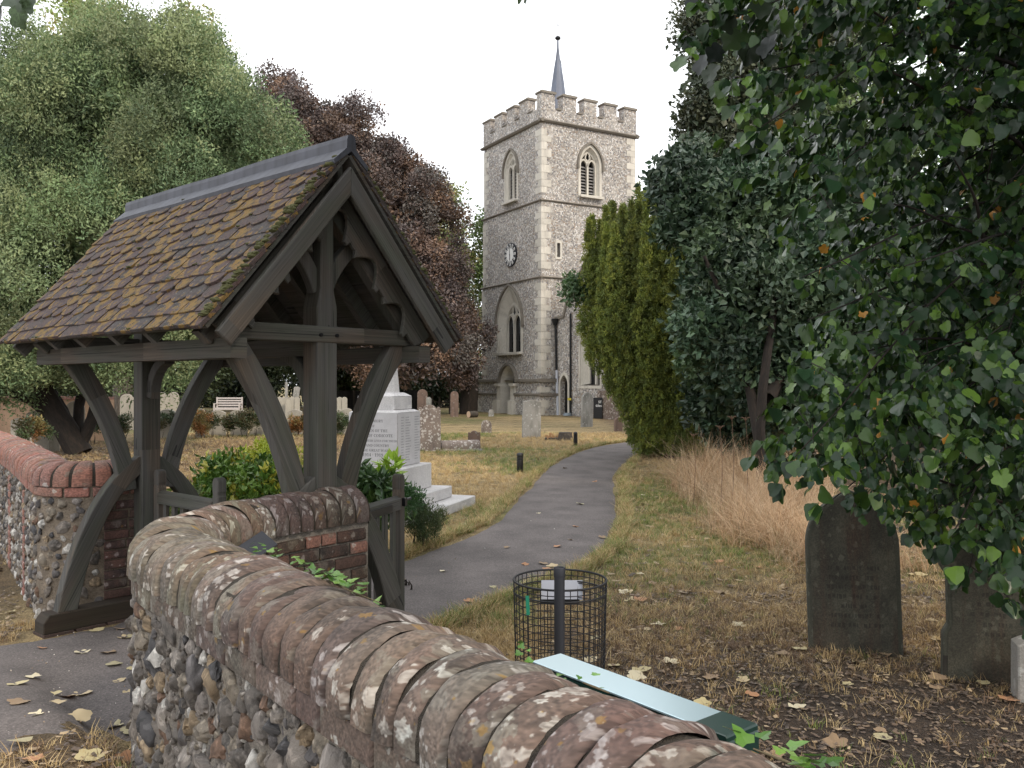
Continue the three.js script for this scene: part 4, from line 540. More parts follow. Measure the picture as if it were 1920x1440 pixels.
// ---------------------------------------------------------------- headstones
const graveM = { white: std({ map: rep(T.graveWhite, 0.9), bumpMap: rep(T.rough, 1.5), bumpScale: 0.008 }), grey: std({ map: rep(T.graveGrey, 0.9), bumpMap: rep(T.rough, 1.5), bumpScale: 0.006 }), dark: std({ map: rep(T.graveDark, 0.9), bumpMap: rep(T.grain, 2.5), bumpScale: 0.006 }), brown: std({ map: rep(T.graveBrown, 0.9), bumpMap: rep(T.rough, 1.5), bumpScale: 0.006 }), pale: std({ map: rep(T.portland, 0.9), color: 0xd8d4c8, bumpMap: rep(T.grain, 1.5), bumpScale: 0.003 }) };
function stoneShape(kind, w, h) {
  const s = new THREE.Shape(), a = w / 2; s.moveTo(-a, -0.25); s.lineTo(a, -0.25);
  if (kind === 'round') { s.lineTo(a, h - a * 0.95); s.absellipse(0, h - a * 0.95, a, a * 0.95, 0, Math.PI, false); }
  else if (kind === 'segment') { s.lineTo(a, h - w * 0.16); s.quadraticCurveTo(0, h + w * 0.16, -a, h - w * 0.16); }
  else if (kind === 'gothic') { s.lineTo(a, h * 0.66); s.quadraticCurveTo(a, h * 0.9, 0, h); s.quadraticCurveTo(-a, h * 0.9, -a, h * 0.66); }
  else if (kind === 'point') { s.lineTo(a, h - w * 0.14); s.lineTo(0, h); s.lineTo(-a, h - w * 0.14); }
  else if (kind === 'shoulder') { const b = a * 0.6; s.lineTo(a, h - w * 0.22); s.absarc(a * 0.82, h - w * 0.2, a * 0.18, 0, Math.PI * 0.9, false); s.lineTo(b, h - w * 0.2); s.absellipse(0, h - w * 0.2, b, w * 0.2, 0, Math.PI, false); s.absarc(-a * 0.82, h - w * 0.2, a * 0.18, 0.3, Math.PI, false); }
  else if (kind === 'trefoil') { s.lineTo(a * 0.96, 0.28); s.lineTo(a * 0.86, 0.34); s.lineTo(a * 0.86, h * 0.58); s.absarc(a * 0.68, h * 0.7, a * 0.32, -0.9, 1.35, false); s.lineTo(a * 0.6, h * 0.86); s.absellipse(0, h * 0.82, a * 0.6, h * 0.18, 0.3, Math.PI - 0.3, false); s.lineTo(-a * 0.6, h * 0.86); s.absarc(-a * 0.68, h * 0.7, a * 0.32, Math.PI - 1.35, Math.PI + 0.9, false); s.lineTo(-a * 0.86, h * 0.58); s.lineTo(-a * 0.86, 0.34); s.lineTo(-a * 0.96, 0.28); }
  s.closePath(); return s;
}
function headstone(label, px, d, w, h, t, kind, mat, o = {}) {
  const x = o.x ?? PX(px, d), g = new THREE.ExtrudeGeometry(stoneShape(kind, w, h), { depth: t - 0.024, bevelEnabled: true, bevelThickness: 0.012, bevelSize: 0.012, bevelOffset: -0.012, bevelSegments: 2, curveSegments: 10 }).translate(0, 0, -t / 2 + 0.012), r = rng(Math.round(px * 7 + d * 31));
  shiftUV(boxUV(g), r() * 5, r() * 5); const q = part('headstone', g, mat, scene); q.position.set(x, groundY(x, d) + (o.dy || 0), -d); q.rotation.set(o.tilt || 0, o.turn || 0, o.lean || 0, 'YXZ'); return tag(q, label, 'headstone', o.group);
}
// worn lines of lettering, too weathered to read, cut into the face of a stone
function wornLines(stone, kind, w, h, t, mat, y0, y1, seed) {
  const r = rng(seed), c = document.createElement('canvas'); c.width = 256; c.height = 512; const g = c.getContext('2d'); g.fillStyle = '#fff'; g.fillRect(0, 0, 256, 512); g.fillStyle = '#000';
  for (let y = y0; y < y1; y += 24) { const wd = 60 + 100 * r(); for (let x = 128 - wd / 2; x < 128 + wd / 2;) { const l = 3 + 7 * r(); if (r() < 0.8) g.fillRect(x, y + 2 * r(), l, 9 + 3 * r()); x += l + 3; } }
  const d = g.getImageData(0, 0, 256, 512).data, A = spots(256, 512, 160, 2, 9, seed, () => 1, 0.9), tx = tex(256, 512, (u, v, i, j) => { const k = d[((511 - j) * 256 + i) * 4] / 255, n = fbm(u * 5, v * 9, 10, 5, seed), m = fbm(u * 12, v * 4, 12, 4, seed + 2), f = vn(u * 110, v * 200, 256, 3); let q = mix3([86, 84, 72], [58, 56, 48], clamp(n * 1.6 - 0.3)); q = mix3(q, [72, 58, 48], clamp((m - 0.5) * 2.4)); q = mix3(q.map(x => x * (0.85 + 0.3 * f)), [106, 106, 92], A[j * 256 + i] * 0.6); return mix3(q.map(x => x * 0.72), q, clamp(k + 0.5 * n)); });
  const sh = new THREE.ShapeGeometry(stoneShape(kind, w * 0.9, h - w * 0.05), 12), p = sh.attributes.position, u = sh.attributes.uv; for (let i = 0; i < p.count; i++) u.setXY(i, p.getX(i) / w + 0.5, (p.getY(i) + 0.25) / (h + 0.25)); sh.translate(0, 0, t / 2 + 0.003); part('inscription', sh, std({ map: tx, bumpMap: rep(T.grain, 2), bumpScale: 0.008 }), stone);
}
const g1 = headstone('tall dark mossy headstone with pointed arch top under the overhanging branches', 1603, 5.85, 0.6, 1.12, 0.11, 'gothic', graveM.dark, { turn: -0.28, lean: 0.03, tilt: -0.02, dy: -0.02 });
wornLines(g1, 'gothic', 0.6, 1.12, 0.11, graveM.dark, 190, 350, 71);
const g2 = headstone('dark headstone with round-shouldered trefoil top half hidden by leaves at the right edge', 1868, 5.25, 0.62, 1.05, 0.1, 'trefoil', graveM.dark, { turn: -0.35, lean: 0.02 });
wornLines(g2, 'trefoil', 0.62, 1.05, 0.1, graveM.dark, 170, 300, 72);
headstone('small pale-topped stub of stone at the right edge of the grass', 1945, 4.95, 0.24, 0.36, 0.16, 'segment', graveM.grey, { turn: -0.3 });
headstone('lichen-white shouldered headstone just right of the war memorial', 806, 22.5, 0.58, 1.22, 0.1, 'shoulder', graveM.white, { turn: 0.12, lean: 0.01 });
headstone('broken brown foot stone at the end of the ledger tomb', 889, 23.6, 0.34, 0.48, 0.09, 'shoulder', graveM.brown, { turn: 0.1 });
headstone('tiny lichen-spotted stub of a headstone on the open lawn', 912, 30, 0.36, 0.45, 0.1, 'round', graveM.white, { turn: 0.2 });
headstone('leaning pale grey headstone with peaked top before the tower door', 996, 27.6, 0.62, 1.24, 0.1, 'point', graveM.grey, { turn: 0.3, lean: -0.04, tilt: -0.06 });
headstone('narrow weathered headstone with round top before the aisle wall', 1100, 34, 0.52, 1.36, 0.11, 'round', graveM.grey, { turn: 0.5, lean: -0.02 });
headstone('tall brown round-topped headstone left of the tower', 852, 44, 0.42, 1.32, 0.1, 'round', graveM.brown, { turn: 0.25 });
headstone('brown round-topped headstone behind the lichen-white one', 792, 39, 0.46, 1.45, 0.1, 'round', graveM.brown, { turn: 0.15 });
headstone('slim grey headstone close beside the brown one behind the memorial', 804, 38.5, 0.24, 1.1, 0.08, 'round', graveM.grey, { turn: 0.15 });
headstone('little grey stump of stone at the foot of the tower', 921, 44, 0.28, 0.36, 0.12, 'round', graveM.grey, { turn: 0.2 });
headstone('low dark headstone at the left edge of the columnar yew', 1159, 31, 0.3, 0.5, 0.1, 'round', graveM.brown, { turn: 0.3 });
headstone('pale slab headstone glimpsed through the branches on the right', 1510, 17, 0.42, 0.95, 0.1, 'round', graveM.pale, { turn: -0.5, lean: -0.05 });
headstone('upright pale stone post above the left wall coping', 27, 13.2, 0.13, 1.0, 0.12, 'segment', graveM.pale, { turn: 0.1 });
const ORD = ['first', 'second', 'third', 'fourth', 'fifth', 'sixth', 'seventh', 'eighth'], rank = (list, v) => ORD[[...list].sort((a, b) => a - b).indexOf(v)];
// war graves: two rows of alike pale stones
for (const [px, d, w, h] of [[314, 27.5, 0.5, 0.95], [408, 29, 0.55, 0.86], [448, 29, 0.56, 0.88], [484, 29.2, 0.54, 0.86], [553, 29.5, 0.5, 0.86], [634, 30, 0.44, 0.84], [651, 29.5, 0.3, 0.9], [375, 28, 0.28, 0.95]]) headstone(`pale curved-top war grave behind low shrubs, ${rank([314, 375, 408, 448, 484, 553, 634, 651], px)} from the left in the front row`, px, d, w, h, 0.1, 'segment', graveM.pale, { group: 'front row of war graves', turn: 0.05 });
for (const px of [524, 532, 540, 548, 557, 628, 637, 646]) headstone(`small pale round-topped war grave, ${rank([524, 532, 540, 548, 557, 628, 637, 646], px)} from the left in the far row`, px, 41 + (px % 3) * 0.4, 0.26, 1.05, 0.1, 'round', graveM.pale, { group: 'far row of war graves', turn: 0.3 });
for (const [px, d, h] of [[42, 21, 0.95], [70, 22, 1.1], [92, 22.6, 0.9], [141, 24, 1.3]]) headstone(`sunlit cream headstone under the evergreen oak, ${rank([42, 70, 92, 141], px)} from the left`, px, d, 0.5, h, 0.1, px > 130 ? 'round' : 'segment', graveM.pale, { group: 'headstones under the evergreen tree', turn: 0.45 });
for (const [px, d] of [[303, 36], [325, 36.5], [238, 32]]) headstone(`cream headstone beyond the far lychgate post, ${rank([303, 325, 238], px)} from the left`, px, d, 0.48, 1.35, 0.1, 'round', graveM.pale, { group: 'cream headstones beyond the gate', turn: 0.2 });
headstone('thin carved grave cross post by the far hedge', 537, 44, 0.14, 1.75, 0.12, 'point', graveM.grey, {});
headstone('dark leaning slab by the far hedge', 549, 43, 0.3, 1.55, 0.1, 'point', graveM.grey, { lean: -0.15 });
// ledger tomb: a half-round body stone
{ const o = thing('ledger_tomb', 'low half-round body stone patched white and rust, beside the lichened headstone', 'tomb', [PX(862, 22.8), groundY(-1.4, 22.8), -22.8], 0.32); const s = new THREE.Shape(); s.moveTo(-0.2, -0.05); s.lineTo(0.2, -0.05); s.lineTo(0.2, 0.1); s.absellipse(0, 0.1, 0.2, 0.17, 0, Math.PI, false); s.lineTo(-0.2, -0.05); part('body_stone', boxUV(new THREE.ExtrudeGeometry(s, { depth: 1.02, bevelEnabled: true, bevelThickness: 0.02, bevelSize: 0.02, bevelOffset: -0.02 }).translate(0, 0, -0.51).rotateY(Math.PI / 2)), graveM.white, o); part('plinth', bbox(1.12, 0.08, 0.5, 0, 0.0, 0), graveM.grey, o); }
// ---------------------------------------------------------------- bollard lights along the path
function bollard(label, px, d, h, w) { const x = PX(px, d), o = thing('bollard_light', label, 'bollard', [x, groundY(x, d), -d], 0, 'bollard lights along the path'), P = (a) => a.map(q => new THREE.Vector2(q[0] * w, q[1] * h)); part('post', new THREE.LatheGeometry(P([[0.001, -0.1], [0.5, -0.1], [0.5, 0.52], [0.44, 0.53], [0.44, 0.56]]), 20), M.black, o); for (let i = 0; i < 4; i++) part('louvre_ring', new THREE.LatheGeometry(P([[0.38, 0.56 + i * 0.08], [0.52, 0.565 + i * 0.08], [0.52, 0.61 + i * 0.08], [0.4, 0.635 + i * 0.08]]), 20), M.black, o); part('cap', new THREE.LatheGeometry(P([[0.52, 0.875], [0.5, 0.93], [0.38, 0.98], [0.001, 1.0]]), 20), M.black, o); }
bollard('black bollard light on the lawn left of the path bend', 975, 17.2, 0.39, 0.13);
bollard('farther black bollard light near the tree stump', 1079, 24.4, 0.39, 0.12);
{ const x = PX(789, 9.6), o = thing('bollard_light', 'domed black bollard light beside the open gate leaf', 'bollard', [x, 0, -9.6], 0, 'bollard lights along the path'), P = a => a.map(q => new THREE.Vector2(q[0], q[1])); part('post', new THREE.LatheGeometry(P([[0.001, 0], [0.05, 0], [0.05, 0.34], [0.058, 0.35], [0.058, 0.4]]), 20), M.black, o); part('cap', new THREE.LatheGeometry(P([[0.07, 0.4], [0.072, 0.43], [0.062, 0.475], [0.035, 0.505], [0.001, 0.515]]), 24), M.black, o); part('lens_band', new THREE.LatheGeometry(P([[0.061, 0.385], [0.072, 0.39], [0.072, 0.4]]), 24), std({ color: 0x8a8a88, roughness: 0.3 }), o); }
// ---------------------------------------------------------------- bench, stump, fences, noticeboard
{ const d = 44, x = PX(428, d), o = thing('park_bench', 'pale weathered slatted bench standing by the far hedge', 'bench', [x, groundY(x, d), -d], 0.02), b = std({ color: 0xb8b0ac, bumpMap: T.oak, bumpScale: 0.004 }), q = (n, ...a) => part(n, boxUV(bx(...a)), b, o); for (const s of [-1, 1]) { q('leg', 0.07, 0.62, 0.07, s * 0.64, 0.31, 0.25); q('leg', 0.07, 0.98, 0.07, s * 0.64, 0.49, -0.22); q('arm', 0.08, 0.05, 0.52, s * 0.64, 0.64, 0.03); } for (let i = 0; i < 4; i++) q('back_slat', 1.22, 0.075, 0.025, 0, 0.55 + i * 0.125, -0.22); for (let i = 0; i < 4; i++) q('seat_slat', 1.22, 0.03, 0.09, 0, 0.43, -0.14 + i * 0.115); q('front_rail', 1.22, 0.08, 0.03, 0, 0.375, 0.27); }
{ const d = 26.5, x = PX(1053, d), o = thing('tree_stump', 'low sawn tree stump with splintered bark on the lawn by the path', 'stump', [x, groundY(x, d), -d]); const g = new THREE.CylinderGeometry(0.2, 0.27, 0.3, 18, 3).translate(0.12, 0.1, 0), p = g.attributes.position; for (let i = 0; i < p.count; i++) { const k = 1 + 0.22 * (vn(p.getX(i) * 6 + 9, p.getZ(i) * 6 + p.getY(i), 256, 4) - 0.5); p.setXYZ(i, p.getX(i) * k, p.getY(i), p.getZ(i) * k); } g.computeVertexNormals(); part('trunk', g, M.bark, o); const r = rng(8), gs = []; for (let i = 0; i < 26; i++) gs.push(bx(0.02 + 0.05 * r(), 0.03 + 0.1 * r(), 0.02).rotateZ(1.2 * (r() - 0.5)).translate(-0.5 + 0.55 * r(), 0.07 + 0.1 * r(), 0.3 * (r() - 0.5))); part('splinters', gs, std({ color: 0xa9835f }), o); part('root', bbox(0.5, 0.12, 0.3, -0.28, 0.02, 0, 0.03), M.bark, o); }
function boardFence(label, px0, px1, d0, d1, h, seed) { const x0 = PX(px0, d0), x1 = PX(px1, d1), L = Math.hypot(x1 - x0, d1 - d0), o = thing('board_fence', label, 'fence', [x0, groundY(x0, d0), -d0], Math.atan2(d1 - d0, x1 - x0)), m = std({ map: T.oak, color: 0x4a4038 }), r = rng(seed), n = Math.round(L / 0.16); for (let i = 0; i < n; i++) part('board', bx(0.15, h + 0.05 * r(), 0.02, (i + 0.5) * L / n, h / 2, 0.004 * r()), m, o); for (let x = 0; x <= L; x += 1.8) part('post', bx(0.1, h + 0.1, 0.1, x, h / 2, 0.08), std({ map: T.oak, color: 0x8d7d68 }), o); }
boardFence('dark board fence far behind the war memorial', 612, 790, 47, 52, 1.25, 4);
{ const o = thing('rustic_fence', 'broken rustic rail fence under the copper beech', 'fence', [PX(822, 47), groundY(-4, 47), -47], 0.1), m = M.bark; for (const [x, h] of [[-0.35, 1.15], [0.05, 0.95], [0.62, 1.3]]) part('post', limb([[x, -0.05, 0], [x + 0.02, h, 0]], 0.06, 0.05, 7), m, o); part('rail', limb([[-0.4, 0.75, 0.05], [0.3, 0.62, 0.05], [0.7, 0.7, 0.05]], 0.04, 0.04, 6), m, o); part('rail', limb([[-0.4, 0.35, 0.07], [0.75, 0.4, 0.07]], 0.04, 0.035, 6), m, o); part('rail', limb([[-0.25, 0.05, 0.14], [0.6, 0.95, 0.14]], 0.045, 0.03, 6), m, o); }
{ const d = 43, x = PX(886, d), o = thing('cut_log', 'short pale sawn log lying beside the beech trunk', 'log', [x, groundY(x, d), -d], 0.7); part('bark', new THREE.CylinderGeometry(0.16, 0.17, 0.5, 12, 1, true).rotateZ(Math.PI / 2).translate(0, 0.16, 0), M.bark, o); for (const s of [-1, 1]) part('sawn_face', new THREE.CircleGeometry(0.163, 12).rotateY(s * Math.PI / 2).translate(s * 0.25, 0.16, 0), std({ color: 0xc9ab90 }), o); }
// black painted board with white lettering, standing against the aisle wall
{ const c = document.createElement('canvas'); c.width = 128; c.height = 256; const g = c.getContext('2d'); g.fillStyle = '#111114'; g.fillRect(0, 0, 128, 256); g.fillStyle = '#eceae6'; g.textAlign = 'right'; g.font = 'bold 46px sans-serif'; g.fillText('ST', 122, 66); g.font = 'bold 38px sans-serif'; g.fillText('Giles', 124, 112); const t = new THREE.CanvasTexture(c); t.colorSpace = THREE.SRGBColorSpace;
  const d = 41.2, x = PX(1121, d), o = thing('notice_board', 'black notice board with white lettering standing at the aisle wall', 'sign', [x, groundY(x, d), -d], -0.35); part('panel', bbox(0.44, 1.0, 0.05, 0, 0.52, 0), M.black, o); part('lettering', new THREE.PlaneGeometry(0.42, 0.96).translate(0, 0.52, 0.029), std({ map: t, roughness: 0.5 }), o); }
// old brick garden wall far left
{ const o = thing('garden_wall', 'old sunlit brick garden wall behind the headstones on the left', 'wall', [PX(-60, 27), groundY(-16, 27), -27], -0.1), mats = copingMat(T.brickC, 44, 5, [1.1, 1.5], 0.4, 0.8); part('wall_core', boxUV(bx(5.2, 1.3, 0.22, 2.2, 0.6, -0.02)), std({ map: rep(T.ashlar, 0.4, 0.4), color: 0xe6c4ac }), o); const r = rng(6); for (let i = 0; i < 23; i++) part('coping_brick', bx(0.215, 0.09, 0.34, -0.3 + i * 0.225, 1.3, -0.02).rotateZ(0.01 * (r() - 0.5)), mats[i % 5], o); }
// ---------------------------------------------------------------- litter bin, pole, green cabinet behind the wall
{ const d = 3.95, x = PX(1050, d), o = thing('wire_litter_bin', 'round wire mesh litter basket with white plate inside', 'bin', [x, 0, -d]), R = 0.215, R2 = 0.2, y0 = 0.3, y1 = 0.925, w = std({ color: 0x2c2c2e, roughness: 0.6, metalness: 0.4 }), gs = []; const n = 40, rad = y => lerp(R2, R, (y - y0) / (y1 - y0));
  for (let i = 0; i < n; i++) { const a = i / n * Math.PI * 2, c = Math.cos(a), s = Math.sin(a), g = new THREE.CylinderGeometry(0.0022, 0.0022, y1 - y0, 5).rotateX(0); g.applyMatrix4(new THREE.Matrix4().makeShear(0, (R - R2) * c / (y1 - y0), 0, 0, 0, 0)); const q = g; const p = q.attributes.position; for (let k = 0; k < p.count; k++) { const t = p.getY(k) + (y0 + y1) / 2; p.setXYZ(k, (p.getX(k) * 0 + (i * 0)) + rad(t) * c + 0.0022 * Math.cos(k * 1.257), t, rad(t) * s + 0.0022 * Math.sin(k * 1.257)); } gs.push(q); }
  for (let y = y0 + 0.02; y < y1 - 0.01; y += 0.034) gs.push(new THREE.TorusGeometry(rad(y), 0.0022, 4, 40).rotateX(Math.PI / 2).translate(0, y, 0));
  part('wire_mesh', gs.map(g => { const k = g.toNonIndexed(); k.computeVertexNormals(); return k; }), w, o); part('rim', new THREE.TorusGeometry(R, 0.005, 6, 48).rotateX(Math.PI / 2).translate(0, y1, 0), w, o); part('middle_hoop', new THREE.TorusGeometry(rad(0.87), 0.004, 6, 48).rotateX(Math.PI / 2).translate(0, 0.872, 0), w, o); part('base', new THREE.CylinderGeometry(R2, R2, 0.02, 32).translate(0, y0, 0), w, o);
  part('plate', bx(0.2, 0.095, 0.004, 0.02, 0.83, -0.19), std({ color: 0xb9bcc6, roughness: 0.5 }), o); part('plate_rail', bx(0.19, 0.022, 0.008, 0.01, 0.775, -0.188), M.black, o); part('green_strip', bx(0.016, 0.085, 0.003, -0.11, 0.86, 0.186).rotateZ(0.05), std({ color: 0x1f7a60, roughness: 0.5 }), o); part('stand', merge([0, 2.09, 4.19].map(a => new THREE.CylinderGeometry(0.008, 0.008, 0.31, 6).translate(0.17 * Math.cos(a), 0.15, 0.17 * Math.sin(a)))), w, o); }
{ const d = 3.7, x = PX(1049, d), o = thing('steel_pole', 'open-topped dark grey steel pole in front of the wire basket', 'pole', [x, 0, -d]); part('tube', new THREE.LatheGeometry([[0.019, 1.0], [0.019, 1.035], [0.0255, 1.035], [0.0255, 0.995], [0.023, 0.99], [0.023, -0.1]].map(q => new THREE.Vector2(...q)).reverse(), 24), std({ color: 0x3c3d42, roughness: 0.5, metalness: 0.5 }), o); part('dark_bore', new THREE.CylinderGeometry(0.0185, 0.0185, 0.02, 16).translate(0, 0.99, 0), M.dark, o); }
{ const a = V(0.15, 0, -2.42), b = V(0.5, 0, -1.99), L = a.distanceTo(b), o = thing('green_metal_cabinet', 'dark green metal cabinet with pale reflective top just behind the wall coping', 'cabinet', [(a.x + b.x) / 2, 0, (a.z + b.z) / 2], Math.atan2(-(b.z - a.z), b.x - a.x)); const gr = std({ color: 0x16302a, roughness: 0.35 }); part('body', bbox(L + 0.1, 1.05, 0.11, 0.05, 0.535, 0.07, 0.006), gr, o); part('top_plate', bbox(L, 0.006, 0.108, 0, 1.067, 0.07, 0.002), std({ color: 0xb7cdd4, roughness: 0.28, metalness: 0.6 }), o); part('end_cap', bbox(0.1, 0.022, 0.114, L / 2 + 0.046, 1.06, 0.07, 0.004), gr, o); }
// ---------------------------------------------------------------- foliage
const leafMat = (o = {}) => new THREE.MeshPhysicalMaterial({ color: 0xffffff, roughness: 0.55, transmission: 0.28, thickness: 0, side: THREE.DoubleSide, ...o });
const LM = leafMat(), LMdull = leafMat({ roughness: 0.8, transmission: 0.2 }), LMglossy = leafMat({ roughness: 0.3, transmission: 0.38, specularIntensity: 0.55 });
const dirR = r => { const z = r() * 2 - 1, a = r() * 6.2832, s = Math.sqrt(1 - z * z); return V(s * Math.cos(a), z, s * Math.sin(a)); };
// folded leaf: base at origin, blade along +y, facing +z
function leafTris(P, o, dir, side, len, wid, fold, out) { const tip = o.clone().addScaledVector(dir, len), m = o.clone().addScaledVector(dir, len * 0.42), n = dir.clone().cross(side).normalize(); const a = m.clone().addScaledVector(side, wid / 2).addScaledVector(n, fold), b = m.clone().addScaledVector(side, -wid / 2).addScaledVector(n, fold); for (const v of [o, a, tip, o, tip, b]) P.push(v.x, v.y, v.z); }
function fromTris(P) { const g = new THREE.BufferGeometry(); g.setAttribute('position', new THREE.Float32BufferAttribute(P, 3)); g.computeVertexNormals(); return g; }
function clumpGeo(n, rad, len, wid, seed, up = 0.2) { const r = rng(seed), P = []; for (let i = 0; i < n; i++) { const d = dirR(r), o = d.clone().multiplyScalar(rad * Math.pow(r(), 0.6)); const dir = dirR(r).addScaledVector(d, 0.8); dir.y += up; dir.normalize(); const side = dir.clone().cross(dirR(r)).normalize(); leafTris(P, o, dir, side, len * (0.7 + 0.6 * r()), wid * (0.7 + 0.6 * r()), wid * 0.22); } return fromTris(P); }
function sprayGeo(n, h, len, wid, seed, spread = 0.5) { const r = rng(seed), P = []; for (let i = 0; i < n; i++) { const t = r(), a = r() * 6.2832, o = V(0.012 * Math.cos(a), t * h, 0.012 * Math.sin(a)), dir = V(Math.cos(a) * spread, 0.9, Math.sin(a) * spread).normalize(), side = dir.clone().cross(dirR(r)).normalize(); leafTris(P, o, dir, side, len * (0.7 + 0.5 * r()) * (1.1 - 0.5 * t), wid, wid * 0.2); } return fromTris(P); }
const Q = new THREE.Quaternion(), E = new THREE.Euler();
function instanced(name, geo, mat, list, parent) { const im = new THREE.InstancedMesh(geo, mat, list.length), m = new THREE.Matrix4(), c = new THREE.Color(), s = V(1, 1, 1); list.forEach((q, i) => { s.setScalar(q.s || 1); if (q.sy) s.y = q.sy; m.compose(q.p, q.q, s); im.setMatrixAt(i, m); im.setColorAt(i, c.setRGB(...q.c)); }); im.name = parent === scene ? numbered(name) : name; im.userData.kind = 'stuff'; parent.add(im); return im; }
const tone = (r, cols, k = 1) => { const a = cols[Math.floor(r() * cols.length)], s = k * (0.75 + 0.5 * r()); return [a[0] * s, a[1] * s, a[2] * s]; };
// blobs: [px, py, distance, radius px, height ratio]; every blob is broken into clumps of leaves
function crownPoints(blobs, o, r) {
  const out = [];
  for (const [px, py, d, rp, ratio = 1, dr = 0.8] of blobs) {
    const c = at(px, py, d), R = rp / FOCAL * d, n = Math.round((o.fill || 1.3) * 4 * (R / o.sub) ** 2 * 0.9);
    for (let i = 0; i < n; i++) {
      const v = dirR(r), k = o.tuft ? 0.74 + 0.32 * r() : 0.62 + 0.42 * Math.pow(r(), 0.7), sc = c.clone().add(V(v.x * R * k, v.y * R * ratio * k, v.z * R * dr * k)), sr = o.sub * (0.6 + 0.8 * r()), ck = (o.vary ? 0.62 + 0.72 * r() : 0.72 + 0.56 * r()), pal = o.cols[Math.floor(r() * o.cols.length)];
      if (o.core && r() < o.core) { const w = dirR(r).multiplyScalar(0.72 * Math.cbrt(r())), q = c.clone().add(V(w.x * R, w.y * R * ratio, w.z * R * dr)); if (q.y > (o.floor ?? -9) && !(o.keep && !o.keep(q))) for (let j = 0; j < (o.coreN || 5); j++) { E.set(r() * 6, r() * 6, r() * 6); out.push({ p: q.clone().addScaledVector(dirR(r), o.sub * 0.5), q: new THREE.Quaternion().setFromEuler(E), s: (o.coreS || 2.3) + 0.5 * r(), c: o.cols[Math.floor(r() * o.cols.length)] }); } }
      if (sc.y < (o.floor ?? -9)) continue; if (o.keep && !o.keep(sc)) continue;
      const m = Math.round(o.per * (sr / o.sub) ** 2);
      for (let j = 0; j < m; j++) { const w = dirR(r); if (o.tuft && w.dot(v) + 0.7 * w.y < -0.15) w.negate(); const q = sc.clone().addScaledVector(w, sr * (o.tuft ? 0.55 + 0.5 * Math.pow(r(), 0.6) : 0.35 + 0.7 * Math.pow(r(), 0.6))); q.y += (o.rise || 0) * sr * (1 - Math.hypot(w.x, w.z)) * r(); E.set((r() - 0.5) * (o.wild ?? 2.4), r() * 6.28, (r() - 0.5) * (o.wild ?? 2.4)); const cc = r() < 0.75 ? pal : o.cols[Math.floor(r() * o.cols.length)], s = ck * (0.8 + 0.4 * r()); out.push({ p: q, q: new THREE.Quaternion().setFromEuler(E), s: 0.7 + 0.6 * r(), c: [cc[0] * s, cc[1] * s, cc[2] * s] }); }
    }
  }
  return out;
}
function tree(name, label, group, base, o) {
  const t = thing(name, label, 'tree', base, 0, group), r = rng(o.seed), off = V(...base).negate();
  (o.limbs || []).forEach(([pts, r0, r1], i) => part(i ? 'limb' : 'trunk', limb(pts.map(p => V(...p).add(off)), r0, r1, 9, 12), o.bark || M.bark, t));
  const pts = crownPoints(o.blobs, o, r); pts.forEach(q => q.p.add(off)); const k = o.geos.length; o.geos.forEach((g, i) => { const l = pts.filter((_, j) => j % k === i); if (l.length) instanced('crown', g, o.mat || LM, l, t); }); t.userData.leaves = undefined; delete t.userData.leaves; LEAFN += pts.length; return t;
}
let LEAFN = 0;
const C3 = (...a) => a.map(c => lin(...c));
const oakG = [0, 1, 2].map(i => clumpGeo(16, 0.2, 0.085, 0.035, 70 + i, 0.55)), broadG = [0, 1, 2].map(i => clumpGeo(13, 0.32, 0.16, 0.1, 80 + i, 0.1)), farG = [0, 1].map(i => clumpGeo(14, 0.5, 0.22, 0.14, 90 + i, 0.1)), mapleG = [0, 1, 2].map(i => clumpGeo(12, 0.22, 0.13, 0.11, 95 + i, 0.0));
